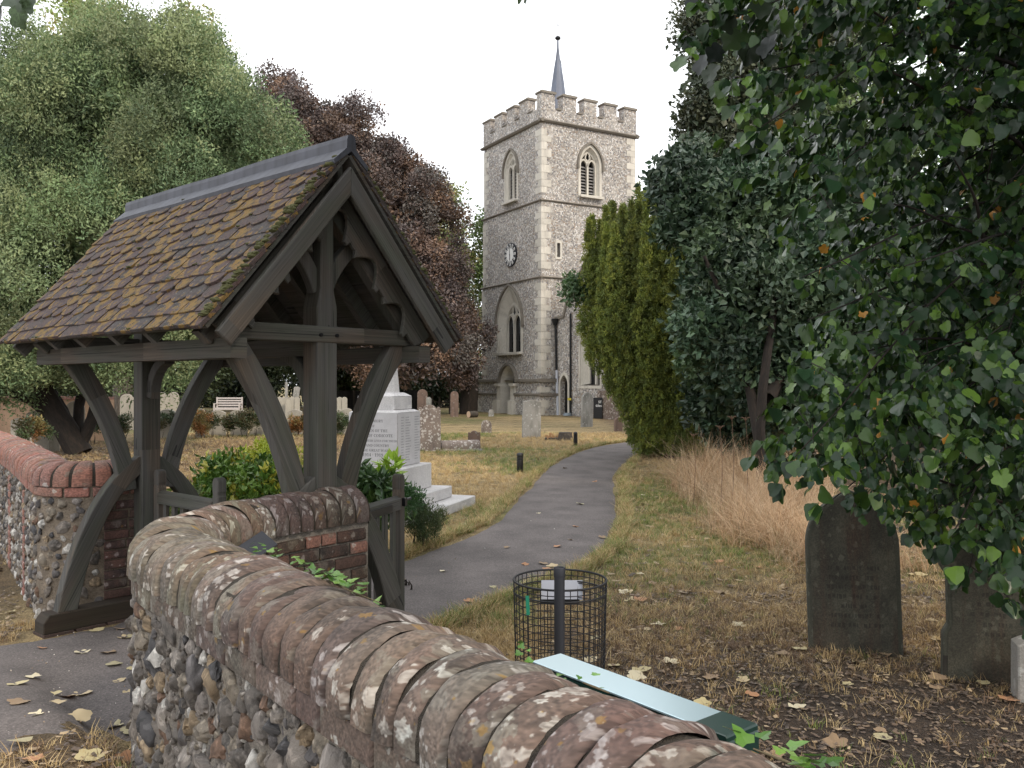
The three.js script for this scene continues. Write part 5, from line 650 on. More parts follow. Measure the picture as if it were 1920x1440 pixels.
// evergreen oak on the left
{ const d = 21.5, g = groundY(-11, d), B = at(150, 842, d), b = [B.x, g, B.z];
  tree('evergreen_oak', 'broad grey-green evergreen oak with leaning dark trunk, left of the lychgate', null, b, { seed: 1, sub: 0.78, per: 105, fill: 0.95, tuft: true, vary: true, core: 1.2, coreS: 1.4, coreN: 14, rise: 1.3, wild: 1.6, floor: 1.75, geos: oakG, mat: LMdull, bark: M.barkDark, cols: C3([122, 138, 96], [110, 130, 86], [136, 146, 102], [98, 120, 82]),
    limbs: [[[b, at(120, 800, d).toArray(), at(85, 740, d).toArray(), at(60, 640, d).toArray(), at(60, 500, d).toArray()], 0.32, 0.12], [[at(140, 838, d).toArray(), at(118, 770, d + 0.2).toArray(), at(90, 715, d + 0.4).toArray(), at(130, 560, d + 0.4).toArray()], 0.15, 0.08], [[at(100, 790, d).toArray(), at(60, 752, d - 0.2).toArray(), at(20, 735, d - 0.3).toArray(), at(-60, 640, d).toArray()], 0.14, 0.06], [[at(150, 835, d).toArray(), at(175, 780, d + 0.3).toArray(), at(190, 700, d + 0.4).toArray(), at(260, 520, d + 0.5).toArray()], 0.16, 0.08], [[at(150, 835, d).toArray(), at(148, 760, d + 0.6).toArray(), at(230, 560, d + 0.4).toArray(), at(380, 400, d).toArray()], 0.14, 0.07]],
    blobs: [[70, 320, d, 190, 1], [240, 230, d, 170, 1], [395, 300, d - 0.3, 150, 1.05], [140, 500, d - 0.6, 180, 0.9], [380, 480, d - 0.6, 150, 1], [-90, 430, d, 200, 1], [160, 160, d + 0.5, 110, 1], [330, 190, d + 0.3, 100, 1.1], [60, 620, d - 0.4, 120, 0.8], [-60, 640, d, 130, 0.7], [270, 620, d - 0.3, 110, 0.8], [470, 260, d, 80, 1.2], [20, 190, d, 100, 0.9], [440, 180, d, 60, 1], [230, 700, d, 70, 0.7], [190, 790, d + 0.3, 34, 1.1], [300, 400, d + 0.8, 150, 1], [180, 350, d + 1.2, 170, 1], [330, 560, d + 0.6, 120, 0.8]] }); }
// paler trees rising behind it
tree('lime_tree', 'yellow-green lime tree top rising behind the evergreen oak', null, [PX(230, 34), groundY(-15, 34), -34], { seed: 2, sub: 0.8, per: 34, fill: 0.9, floor: 8, geos: broadG, cols: C3([152, 160, 92], [132, 148, 84], [164, 154, 96]), limbs: [[[[PX(230, 34), 0.1, -34], [PX(230, 34), 8, -34], at(230, 150, 34).toArray()], 0.4, 0.12]], blobs: [[135, 45, 34, 56, 1], [210, 75, 34, 75, 0.9], [325, 85, 34, 50, 1.1], [90, 130, 34, 70, 0.9], [280, 150, 34, 80, 0.9]] });
// copper beech
{ const d = 47, b = [PX(878, d), groundY(-2.5, d), -d];
  tree('copper_beech', 'large copper beech with purple-brown leaves behind the lychgate roof', null, b, { seed: 3, sub: 1.0, per: 50, fill: 1.0, tuft: true, vary: true, core: 0.8, coreS: 1.7, coreN: 8, floor: 2.4, geos: broadG, cols: C3([104, 88, 82], [114, 92, 80], [94, 82, 80], [126, 100, 80], [100, 94, 88]), bark: M.barkDark,
    limbs: [[[b, [b[0] + 0.1, 2.2, b[2]], at(868, 600, d).toArray(), at(780, 420, d).toArray()], 0.52, 0.16], [[at(885, 640, d).toArray(), at(840, 520, d).toArray(), at(700, 360, d).toArray()], 0.35, 0.1], [[at(885, 690, d).toArray(), at(800, 620, d).toArray(), at(650, 520, d).toArray()], 0.3, 0.08]],
    blobs: [[490, 300, d, 135, 1], [585, 360, d, 150, 0.95], [690, 405, d, 140, 0.95], [760, 465, d, 100, 0.95], [795, 560, d, 84, 1], [820, 640, d - 1, 75, 0.8], [740, 560, d, 130, 1], [620, 520, d, 140, 1], [530, 220, d, 70, 0.9], [780, 690, d - 2, 60, 0.5], [690, 640, d, 90, 0.6], [735, 330, d, 50, 1], [650, 270, d, 60, 0.9]] }); }
tree('oak_tree', 'green tree between the copper beech and the tower', null, [PX(872, 62), groundY(-3, 62), -62], { seed: 4, sub: 1.1, per: 34, fill: 0.9, geos: farG, cols: C3([104, 126, 66], [126, 136, 74], [92, 114, 64], [136, 128, 78]), limbs: [[[[PX(872, 62), 0.1, -62], [PX(872, 62), 6, -62], at(872, 460, 62).toArray()], 0.4, 0.15]], blobs: [[872, 430, 62, 78, 1], [850, 560, 62, 75, 1.2], [890, 640, 62, 50, 1.2], [905, 500, 62, 50, 1.3]] });
// dark trees and hedge line closing the churchyard
for (const [px, py, d, rp, ra, i] of [[-40, 640, 46, 130, 0.7, 0], [180, 650, 48, 110, 0.8, 1], [345, 640, 50, 105, 0.85, 2], [470, 640, 52, 85, 0.9, 3], [640, 660, 55, 80, 0.8, 4], [730, 680, 58, 60, 0.6, 5], [585, 640, 60, 60, 0.8, 6]])
  tree('background_tree', ['dark tree closing the far left edge of the churchyard', 'dark tree behind the left lychgate brace', 'dark tree behind the left lychgate post', 'dark tree behind the bench', 'dark tree behind the board fence', 'low dark tree behind the memorial shaft', 'dark tree behind the right lychgate post'][i], 'trees closing the churchyard', [PX(px, d), groundY(-8, d), -d], { seed: 40 + i, sub: 0.95, per: 30, fill: 0.9, geos: farG, floor: 1.0, cols: C3([62, 78, 48], [54, 70, 44], [76, 88, 54]), bark: M.barkDark, limbs: [[[[PX(px, d), 0.05, -d], [PX(px + 3, d), 2.2, -d], at(px, py, d).toArray()], 0.3, 0.12]], blobs: [[px, py, d, rp, ra], [px + rp * 0.5, py + 24, d - 0.6, rp * 0.5, 0.8], [px - rp * 0.5, py + 24, d - 0.6, rp * 0.5, 0.8]] });
{ const list = [], r = rng(77); for (let i = 0; i < 5200; i++) { const px = lerp(-260, 900, r()), d = 57 + 2.4 * r(), x = PX(px, d), h = 1.9 + 0.5 * vn(x * 0.4 + 50, 3, 256, 2); if (px > 515 && px < 585 && r() < 0.7) continue; E.set(r() * 3, r() * 6, r() * 3); list.push({ p: V(x, groundY(x, d) + h * Math.pow(r(), 0.7), -d), q: new THREE.Quaternion().setFromEuler(E), s: 0.8 + 0.5 * r(), c: tone(r, C3([50, 66, 40], [62, 76, 46], [44, 58, 38])) }); } tag(instanced('hedge', farG[0], LM, list, scene), 'dark clipped hedge along the far side of the churchyard', 'hedge'); }
// columnar yew
{ const d = 20.7, X0 = 3.85, g = groundY(X0, d), t = thing('columnar_yew', 'tall olive-green columnar yew bulging beside the path bend', 'tree', [X0, g, -d]), r = rng(9), list = []; part('trunk', limb([[0, -0.1, 0], [0.05, 0.8, 0], [0, 2.2, 0]], 0.3, 0.2, 9), M.barkDark, t);
  const fan = h => { const K = [[0, 0.34], [0.8, 0.42], [1.45, 0.58], [2.1, 0.82], [2.9, 1], [9, 1.02]]; for (let i = 0; i < 5; i++) if (h <= K[i + 1][0]) return lerp(K[i][1], K[i + 1][1], (h - K[i][0]) / (K[i + 1][0] - K[i][0])); return 1; }; const b0 = j => (j % 4) * 0.5; const spG = [0, 1].map(i => clumpGeo(20, 0.055, 0.06, 0.024, 300 + i, 1.0)), l2 = [[], []];
  for (let i = 0; i < 92; i++) {
    const a = i * 2.39996, rr = Math.sqrt((i + 0.5) / 92), tx = 2.12 * rr * Math.cos(a), tz = 1.9 * rr * Math.sin(a), H = 6.6 - 0.75 * rr * rr * rr - 0.85 * r(), bxr = -0.08 + 0.5 * Math.cos(a) * rr, bzr = 0.42 * Math.sin(a) * rr, R0 = 0.21 + 0.07 * r(), ck = 0.72 + 0.55 * r(), start = 0.02 + 0.1 * rr * r(), low = 0.14 + 0.1 * r();
    const n = Math.round(460 * (H / 6) * (0.5 + 0.6 * rr)); for (let j = 0; j < n; j++) {
      const u = Math.max(start, Math.pow(r(), 0.85)), y = u * H, spread = fan(y), cx = tx * spread, cz = tz * spread, rad = R0 * (u < 0.6 ? 1 : Math.pow((1 - u) / 0.4, 0.8)) * (0.62 + 0.76 * vn(y * 3.4 + i * 7, i * 3.1 + b0(j), 256, 4)), b = r() * 6.2832, k = 0.78 + 0.28 * r();
      E.set(0.7 * Math.sin(b) * 0.8, r() * 6, -0.7 * Math.cos(b) * 0.8); const c = tone(r, C3([118, 128, 50], [104, 118, 48], [92, 106, 46], [130, 136, 54]), ck); l2[j & 1].push({ p: V(cx + rad * k * Math.cos(b), y, cz + rad * k * Math.sin(b)), q: new THREE.Quaternion().setFromEuler(E), s: 0.8 + 0.5 * r(), c });
    }
  }
  l2.forEach((l, i) => instanced('crown', spG[i], LMdull, l, t)); LEAFN += l2[0].length * 2;
  const side = []; for (let i = 0; i < 60; i++) { const v = dirR(r); E.set(r() * 2, r() * 6, r() * 2); side.push({ p: V(-2.35 + 0.22 * v.x, 4.05 + 0.3 * v.y, 0.2 + 0.2 * v.z), q: new THREE.Quaternion().setFromEuler(E), s: 0.7, c: tone(r, C3([84, 110, 66], [70, 98, 60])) }); } instanced('stray_shoots', broadG[0], LM, side, t); }
// dark tall tree, maple and others on the right
{ const d = 28; tree('ivy_clad_tree', 'very tall dark ivy-clad tree rising out of the picture on the right', null, [PX(1430, d), groundY(8, d), -d], { seed: 6, sub: 0.62, per: 34, fill: 1.0, core: 0.7, coreS: 1.6, coreN: 8, rise: -0.5, geos: broadG, floor: 3, cols: C3([66, 76, 50], [58, 70, 48], [80, 84, 58]), bark: M.barkDark, limbs: [[[[PX(1430, d), 0, -d], [PX(1430, d), 6, -d], at(1430, 60, d).toArray()], 0.5, 0.2]], blobs: [[1385, 60, d, 95, 1.3], [1370, 210, d, 95, 1.2], [1420, 330, d, 110, 1], [1470, 130, d, 110, 1.4], [1430, -80, d, 120, 1], [1520, 280, d, 110, 1], [1340, 330, d, 60, 1]] }); }
{ const d = 15.5; tree('field_maple', 'blue-green maple spreading between the yew and the near branches', null, [PX(1432, 13.5), groundY(4, 13.5), -13.5], { seed: 7, sub: 0.46, per: 46, fill: 0.9, tuft: true, vary: true, core: 1, coreS: 1.2, coreN: 16, geos: mapleG, floor: 0.5, cols: C3([72, 96, 66], [62, 86, 62], [82, 104, 70], [58, 80, 60]), bark: M.barkDark,
    limbs: [[[[PX(1432, 13.5), -0.1, -13.5], [PX(1425, 13.5), 1.2, -13.5], [PX(1450, 14), 3, -14], at(1500, 300, d + 1).toArray()], 0.09, 0.03], [[[PX(1428, 13.6), 0.8, -13.6], at(1380, 620, d - 1).toArray(), at(1320, 480, d - 1).toArray()], 0.1, 0.03], [[[PX(1440, 13.8), 1.6, -13.8], at(1560, 560, d).toArray(), at(1680, 420, d).toArray()], 0.12, 0.04]],
    blobs: [[1320, 350, d + 1, 75, 0.9], [1390, 400, d + 0.5, 100, 1], [1375, 500, d, 80, 0.9], [1440, 480, d, 110, 1], [1400, 610, d - 0.8, 95, 0.8], [1520, 560, d - 0.5, 120, 0.9], [1480, 690, d - 0.8, 90, 0.7], [1560, 420, d + 1, 120, 1], [1640, 540, d, 120, 1], [1620, 680, d + 0.5, 90, 0.7], [1380, 690, d + 0.2, 60, 0.8], [1275, 375, d + 6.5, 45, 0.9], [1380, 770, d + 1.5, 70, 0.6], [1365, 745, d + 1, 50, 0.7], [1430, 735, d + 1, 70, 0.6], [1510, 770, d + 1.5, 70, 0.6], [1450, 800, d + 2, 60, 0.5]] }); }
for (const [px, py, d, i, bl] of [[1720, 300, 24, 0, [[1660, 380, 24, 120, 1], [1760, 300, 24, 110, 1], [1640, 220, 24, 90, 1.1], [1700, 520, 24, 120, 0.9]]], [1900, 350, 21, 1, [[1880, 600, 21, 130, 0.9], [1950, 400, 21, 130, 1], [1860, 330, 21, 80, 1], [1790, 640, 21, 90, 0.8]]], [1600, 120, 33, 2, [[1580, 60, 33, 90, 1.2], [1640, -20, 33, 90, 1], [1560, 180, 33, 80, 1]]]])
  tree('background_tree', ['mid-green tree behind the near branches on the right', 'green tree at the right edge behind the near branches', 'tall tree top behind the upper right branches'][i], 'trees closing the churchyard', [PX(px, d), groundY(10, d), -d], { seed: 60 + i, sub: 0.7, per: 26, fill: 0.62, geos: broadG, floor: 2.0, cols: C3([84, 104, 56], [96, 114, 60], [72, 92, 54]), bark: M.barkDark, limbs: [[[[PX(px, d), 0, -d], [PX(px, d), 3, -d], at(px, py, d).toArray()], 0.26, 0.08]], blobs: bl });
{ const list = [], r = rng(78); for (let i = 0; i < 3600; i++) { const px = lerp(1330, 2300, r()), d = 30 + 3 * r(), x = PX(px, d), h = 2.6 + 0.8 * vn(x * 0.4 + 50, 3, 256, 2); E.set(r() * 3, r() * 6, r() * 3); list.push({ p: V(x, groundY(x, d) + h * Math.pow(r(), 0.7), -d), q: new THREE.Quaternion().setFromEuler(E), s: 0.7 + 0.5 * r(), c: tone(r, C3([46, 60, 38], [58, 70, 44], [40, 52, 36])) }); } tag(instanced('hedge', farG[1], LM, list, scene), 'dark overgrown hedge behind the maple on the right', 'hedge'); }

// ---------------------------------------------------------------- overhanging branches close to the camera
function bigLeaf(lobed, seed) { // blade in the xy plane along +y, creased along the midrib, rim curled
  const r = rng(seed), N = lobed ? 17 : 19, rim = []; for (let i = 0; i <= N; i++) { const t = i / N, a = -Math.PI / 2 + 0.25 + t * (Math.PI * 2 - 0.5); let q = lobed ? 0.62 + 0.38 * Math.pow(Math.abs(Math.cos((a - Math.PI / 2) * 2.5)), 0.7) : 0.84 + 0.1 * Math.cos(a * 3) + 0.12 * (r() - 0.5); const x = q * 0.5 * Math.cos(a), y = 0.46 + q * 0.52 * Math.sin(a) + (lobed ? 0 : 0.12 * Math.max(0, Math.sin(a)) ** 6); rim.push([x, y]); }
  const P = []; const z = (x, y) => 0.34 * Math.abs(x) - 0.42 * (x * x) - 0.26 * (y - 0.3) ** 2; const c = [0, 0.42], b = [0, 0]; const tri = (...p) => p.forEach(q => P.push(q[0], q[1], z(q[0], q[1])));
  const all = [b, ...rim, b]; for (let i = 0; i < all.length - 1; i++) tri(c, all[i], all[i + 1]); const g = mergeVerts(fromTris(P)); g.deleteAttribute('uv'); g.computeVertexNormals(); return g;
}
const roundLeaf = [bigLeaf(false, 1), bigLeaf(false, 2)], lobeLeaf = [bigLeaf(true, 3), bigLeaf(true, 4)];
function leafAlong(list, p, out, r, size, cols) { const t = V(out.x * 0.6 + 1.1 * (r() - 0.5), out.y * 0.5 - 0.65 + 0.7 * (r() - 0.5), out.z * 0.6 + 1.1 * (r() - 0.5)).normalize(), up = V(1.5 * (r() - 0.5) - 0.25, 0.55, 1.5 * (r() - 0.5) + 0.25).normalize(), side = t.clone().cross(up).normalize(), n = side.clone().cross(t).normalize(); const m = new THREE.Matrix4().makeBasis(side, t, n); list.push({ p: p.clone().addScaledVector(t, size * 0.25), q: new THREE.Quaternion().setFromRotationMatrix(m), s: size * (0.7 + 0.55 * r()), c: tone(r, cols) }); }
{
  const r = rng(99), T0 = V(4.7, 0, -6.2), t = thing('overhanging_lime', 'leafy lime tree branches hanging in from the right over the dark headstones', 'tree', [T0.x, 0, T0.z]), off = T0.clone().negate(), leaves = [[], [], []], twigs = [];
  part('trunk', limb([[0, -0.1, 0], [0.05, 1.5, 0.05], [-0.1, 4, 0], [0.1, 7, 0.2]], 0.3, 0.14, 10, 14), M.barkDark, t);
  const edge = [[0, 1300], [60, 1275], [150, 1345], [260, 1350], [330, 1390], [420, 1450], [520, 1490], [600, 1500], [680, 1480], [760, 1440], [850, 1400], [900, 1450], [950, 1530], [1000, 1700], [1080, 1800], [1120, 1880]];
  const edgeAt = y => { for (let i = 0; i < edge.length - 1; i++) if (y <= edge[i + 1][0]) return lerp(edge[i][1], edge[i + 1][1], clamp((y - edge[i][0]) / (edge[i + 1][0] - edge[i][0]))); return 1900; };
  const tips = []; for (const [y, x] of edge) { tips.push([x + 14, y, 4.2 + 0.9 * r()]); } for (let y = -150; y < 1120; y += 34) for (let k = 0; k < 5; k++) { const e = edgeAt(Math.max(0, y)); tips.push([e + 25 + (2000 - e) * Math.pow(r(), 1.15), y + 30 * r(), 3.9 + 3.4 * r()]); }
  const cols = C3([58, 84, 40], [50, 76, 42], [72, 100, 44], [44, 66, 42], [98, 128, 52], [46, 70, 46]);
  tips.forEach(([px, py, d], bi) => {
    const tip = at(px, py, d), hgt = clamp(tip.y + 0.5 + 0.6 * r(), 1.4, 6.5), root = V(T0.x - 0.1, hgt, T0.z), mid = root.clone().lerp(tip, 0.5).add(V(0.4 * (r() - 0.5), 0.1 + 0.7 * r(), 0.8 * (r() - 0.5))), c = new THREE.CatmullRomCurve3([root, mid, tip]), L = c.getLength(); if (960 + tip.x / -tip.z * FOCAL > edgeAt(clamp(py, 0, 1120)) + 8 && r() < 0.4) twigs.push(limb([root, mid, tip].map(v => v.clone().add(off)), 0.012 + 0.006 * r(), 0.003, 5, 10));
    const nt = Math.round(L * 7.5); for (let k = 0; k < nt; k++) { const u = 1 - Math.pow(r(), 1.25) * 0.72, o = c.getPoint(u), tg = c.getTangent(u), sd = V(0, 1, 0).cross(tg).normalize().multiplyScalar(r() < 0.5 ? 1 : -1), dr = tg.clone().multiplyScalar(0.7).addScaledVector(sd, 0.9).add(V(0, -0.35 + 0.5 * (r() - 0.5), 0)).normalize(), tl = 0.16 + 0.3 * r(), e = o.clone().addScaledVector(dr, tl); const vis = 960 + e.x / -e.z * FOCAL > edgeAt(clamp(720 - (e.y - EYE) / -e.z * FOCAL, 0, 1120)) + 5; if (vis && r() < 0.25) twigs.push(limb([o, o.clone().lerp(e, 0.5).add(V(0, 0.01, 0)), e].map(v => v.clone().add(off)), 0.0035, 0.0015, 4, 3));
      const q = 960 + e.x / -e.z * FOCAL, yy = 720 - (e.y - EYE) / -e.z * FOCAL; if (q < edgeAt(clamp(yy, 0, 1120)) - 10) continue;
      const nl = 5 + Math.floor(5 * r()); for (let l = 0; l < nl; l++) { const p = o.clone().lerp(e, (l + 0.5) / nl).add(off); leafAlong(leaves[r() < 0.3 ? 2 : l & 1], p, dr, r, 0.036 + 0.056 * r() * (0.4 + 0.6 * r()) + 0.006, r() < 0.008 ? C3([196, 140, 60]) : cols); } }
    for (let l = 0; l < 3; l++) leafAlong(leaves[l & 1], tip.clone().add(off), c.getTangent(1), r, 0.085, cols);
  });
  for (const [a, b, c2, w] of [[[1960, 560], [1850, 470], [1790, 300], 0.03], [[1960, 330], [1740, 170], [1560, 120], 0.016], [[1960, 700], [1800, 640], [1620, 660], 0.014], [[1960, 980], [1760, 900], [1560, 860], 0.014], [[1960, 160], [1700, 60], [1500, -20], 0.014], [[1960, 480], [1780, 420], [1600, 380], 0.012]]) part('branch', limb([at(...a, 5.6), at(a[0] - 60, lerp(a[1], b[1], 0.5) + 10, 5.3), at(...b, 5.0), at(lerp(b[0], c2[0], 0.5) + 8, lerp(b[1], c2[1], 0.5) - 14, 4.8), at(...c2, 4.7)].map(v => v.add(off)), w, 0.004, 7, 16), M.barkDark, t);
  // the crown goes on above the picture and shades the ground and the wall below
  { const up = [], cr = rng(321); for (const [x, y, z, R] of [[4.6, 6.6, -5.6, 2.6], [2.6, 7.4, -4.4, 2.2], [5.5, 8.6, -4.0, 2.6], [3.4, 9.0, -6.8, 2.4], [4.4, 6.4, -2.0, 2.2], [1.6, 7.6, -1.6, 2.0], [6.4, 6.0, -8.0, 2.2]]) for (let i = 0; i < 520 * R; i++) { const v = dirR(cr), k = Math.cbrt(cr()); E.set(cr() * 6, cr() * 6, cr() * 6); up.push({ p: V(x + v.x * R * k, y + v.y * R * 0.7 * k, z + v.z * R * k).add(off), q: new THREE.Quaternion().setFromEuler(E), s: 0.9 + 0.5 * cr(), c: tone(cr, cols) }); } instanced('upper_crown', broadG[0], LM, up.filter(q => { const w = q.p.clone().sub(off), d = -w.z; return d < 0.3 || 720 - (w.y - EYE) / d * FOCAL < -60; }), t); }
  part('twigs', twigs, M.barkDark, t, 'stuff'); leaves.forEach((l, i) => instanced('foliage', i === 2 ? lobeLeaf[1] : roundLeaf[i], LMglossy, l, t)); LEAFN += leaves[0].length * 2;
  // lobed sycamore sprays, top and left corner; backlit darkness put into the leaf colours
  const spray = (label, pts, lv, size) => { const b = V(...pts[0]), o = thing('sycamore_sprig', label, 'branch', [b.x, b.y, b.z]), ls = []; part('twig', limb(pts.map(p => V(...p).sub(b)), 0.008, 0.002, 6, 10), M.barkDark, o); lv.forEach(([px, py, d, dx]) => { const p = at(px, py, d).sub(b); leafAlong(ls, p, V(dx, -0.5, 0.1), r, size, C3([44, 52, 48], [54, 66, 48], [60, 78, 46])); }); instanced('leaves', lobeLeaf[0], LMglossy, ls, o); };
  spray('lobed sycamore leaves coloured dark as if backlit, hanging into the top left corner', [at(-60, -120, 2.6).toArray(), at(0, -50, 2.6).toArray(), at(20, -5, 2.6).toArray()], [[14, -18, 2.6, 0.2], [4, -2, 2.6, -0.3], [40, -25, 2.6, 0.7], [22, -4, 2.55, 0.1], [-20, -20, 2.6, 0]], 0.09);
  spray('tip of a lobed leaf dipping in at the top of the sky', [at(960, -120, 2.8).toArray(), at(980, -70, 2.8).toArray(), at(998, -30, 2.8).toArray()], [[998, -38, 2.8, 0.1], [970, -70, 2.8, -0.5], [1020, -60, 2.8, 0.6]], 0.09);
  const sp = []; for (let i = 0; i < 40; i++) sp.push([1265 + 210 * Math.pow(r(), 0.8), -30 + 240 * r() * (0.3 + 0.7 * r()), 4.4 + 0.8 * r(), -0.8]); spray('lobed sycamore spray reaching left across the sky at the top', [at(1650, -120, 5).toArray(), at(1480, -10, 4.8).toArray(), at(1345, 45, 4.6).toArray(), at(1285, 70, 4.5).toArray()], sp.filter(q => q[0] > 1275 + Math.abs(q[1] - 50) * 0.25), 0.13);
}
// ---------------------------------------------------------------- shrubs round the memorial and the gate
function shrub(name, label, px, py, d, rp, ratio, cols, geos, o = {}) { const x = PX(px, d), t = thing(name, label, o.cat || 'shrub', [x, groundY(x, d), -d], 0, o.group), r = rng(o.seed || Math.round(px * 3 + py)), off = V(-x, -groundY(x, d), d), pts = crownPoints([[px, py, d, rp, ratio, o.deep || 0.8]].concat(o.more || []), { sub: o.sub || 0.14, per: o.per || 16, fill: o.fill || 0.9, cols, floor: 0.03, wild: o.wild ?? 1.8 }, r); pts.forEach(q => { q.p.add(off); q.s *= o.s || 1; }); geos.forEach((g, i) => { const l = pts.filter((_, j) => j % geos.length === i); if (l.length) instanced('foliage', g, o.mat || LM, l, t); }); const st = []; for (let i = 0; i < (o.stems || 6); i++) { const a = r() * 6.28, h = rp / FOCAL * d * (0.8 + 0.6 * r()); st.push(limb([[0.05 * Math.cos(a), -0.03, 0.05 * Math.sin(a)], [0.1 * Math.cos(a), h * 0.5, 0.1 * Math.sin(a)], [h * 0.5 * Math.cos(a), h, h * 0.5 * Math.sin(a)]], 0.012, 0.004, 5, 5)); } part('stems', st, M.barkDark, t); return t; }
const shG = [0, 1].map(i => clumpGeo(9, 0.06, 0.07, 0.036, 410 + i, 0.5)), smallG = [0, 1].map(i => clumpGeo(14, 0.045, 0.032, 0.016, 420 + i, 0.5)), laurelG = [0, 1].map(i => clumpGeo(7, 0.08, 0.12, 0.05, 430 + i, 0.3));
shrub('variegated_shrub', 'green and yellow variegated shrub seen through the gateway', 460, 930, 8.6, 95, 0.65, C3([104, 136, 62], [120, 148, 70], [180, 176, 76], [84, 116, 56]), shG, { mat: LMglossy, more: [[380, 945, 8.5, 45, 0.8], [545, 935, 8.8, 60, 0.8], [430, 890, 8.7, 42, 0.8]] });
shrub('golden_shrub', 'bright yellow-green shrub behind the right lychgate brace', 505, 880, 9.3, 52, 0.9, C3([176, 184, 54], [160, 172, 50], [190, 190, 70]), smallG, { sub: 0.12, per: 22, more: [[560, 890, 9.3, 26, 1.2], [575, 870, 9.2, 18, 1.6]] });
shrub('laurel_shrub', 'glossy dark green laurel bush in front of the war memorial', 688, 932, 8.9, 50, 0.8, C3([72, 98, 52], [60, 86, 48], [88, 114, 58]), laurelG, { mat: leafMat({ roughness: 0.3, transmission: 0.25 }), more: [[660, 945, 8.9, 38, 1], [722, 940, 8.8, 28, 1]] });
shrub('fig_seedling', 'lime green seedling leaves above the laurel', 722, 888, 9.0, 14, 0.8, C3([160, 190, 60], [150, 184, 56]), laurelG, { sub: 0.1, per: 8 });
shrub('bracken_tuft', 'dark green drooping frond beside the open gate stile', 762, 925, 7.6, 14, 1.3, C3([64, 104, 48], [54, 92, 44]), smallG, { sub: 0.08, per: 24, more: [[770, 948, 7.6, 10, 1.2]] });
shrub('heather_clump', 'dark feathery heather clump at the foot of the memorial steps', 792, 985, 9.45, 30, 0.8, C3([78, 94, 52], [92, 96, 60], [66, 86, 48]), [sprayGeo(20, 0.14, 0.05, 0.008, 440, 0.8), sprayGeo(20, 0.14, 0.05, 0.008, 441, 0.8)], { sub: 0.1, per: 26, wild: 1.0, mat: LMdull });
{ const x = PX(375, 8.1), t = thing('bare_shrub', 'sparse twiggy rose stems left of the variegated shrub', 'shrub', [x, 0, -8.1]), r = rng(15), gs = []; for (let i = 0; i < 16; i++) { const a = r() * 6.28, h = 0.5 + 0.4 * r(); gs.push(limb([[0, 0, 0], [0.08 * Math.cos(a), h * 0.5, 0.1 * Math.sin(a)], [0.35 * Math.cos(a), h, 0.3 * Math.sin(a)]], 0.006, 0.002, 5, 6)); } part('stems', gs, std({ color: 0x6d6a45 }), t); const l = []; for (let i = 0; i < 60; i++) { const v = dirR(r); E.set(r() * 3, r() * 6, r() * 3); l.push({ p: V(0.35 * v.x, 0.55 + 0.3 * v.y, 0.3 * v.z), q: new THREE.Quaternion().setFromEuler(E), s: 0.6 + 0.4 * r(), c: tone(r, C3([104, 128, 66], [128, 140, 76])) }); } instanced('foliage', shG[0], LM, l, t); }
[[300, 792, 27], [330, 792, 27.3], [380, 793, 27.4], [400, 790, 28], [432, 788, 28.2], [458, 788, 28.2], [478, 789, 28.4], [505, 790, 28.5], [556, 790, 28.6], [572, 792, 28.7], [632, 790, 29], [655, 792, 28.5], [175, 800, 25], [230, 795, 26], [60, 805, 19], [85, 800, 19.5], [45, 806, 18.5]].forEach(([px, py, d], i) => shrub('grave_shrub', i > 11 ? (px < 100 ? `low green shrub just beyond the left wall, ${['nearest', 'middle', 'farthest'][[16, 14, 15].indexOf(i)]} of three` : `low dark shrub under the evergreen oak, ${px < 200 ? 'left' : 'right'} of two`) : `low ${i % 6 === 2 ? 'rusty-leaved' : 'dark'} shrub at the foot of the war graves, ${['first', 'second', 'third', 'fourth', 'fifth', 'sixth', 'seventh', 'eighth', 'ninth', 'tenth', 'eleventh', 'twelfth'][i]} from the left`, px, py, d, i === 11 ? 8 : 13 + (i % 3) * 2, 0.9, i % 6 === 2 ? C3([150, 104, 56], [120, 108, 60]) : C3([62, 80, 44], [74, 92, 50], [92, 84, 52]), [smallG[0]], { sub: 0.12, per: 14, fill: 0.7, s: 1.9, seed: 700 + i, stems: 3, group: 'low shrubs along the graves' }));

// ---------------------------------------------------------------- grass, straw and litter
function blade(n, h, w, bend, seed, spread) { const r = rng(seed), P = []; for (let i = 0; i < n; i++) { const a = r() * 6.2832, bx0 = spread * (r() - 0.5), bz = spread * (r() - 0.5), hh = h * (0.55 + 0.6 * r()), be = bend * (0.3 + r()) * hh, ca = Math.cos(a), sa = Math.sin(a), seg = h > 0.3 ? 4 : 2; let prev = null; for (let k = 0; k <= seg; k++) { const t = k / seg, x = bx0 + ca * be * t * t, z = bz + sa * be * t * t, y = hh * t * (1 - 0.12 * bend * t), ww = w * (1 - t * 0.85) / 2, L = [x - sa * ww, y, z + ca * ww], R = [x + sa * ww, y, z - ca * ww]; if (prev) P.push(...prev[0], ...prev[1], ...L, ...prev[1], ...R, ...L); prev = [L, R]; } } return fromTris(P); }
const insidePoly = (poly, x, d) => { let c = false; for (let i = 0, j = poly.length - 1; i < poly.length; j = i++) { const [a, b] = poly[i], [e, f] = poly[j]; if ((b > d) !== (f > d) && x < (e - a) * (d - b) / (f - b) + a) c = !c; } return c; };
const pathPoly = PATHL.concat([...PATHR].reverse()), apronPoly = APRL.concat([...APRR].reverse());
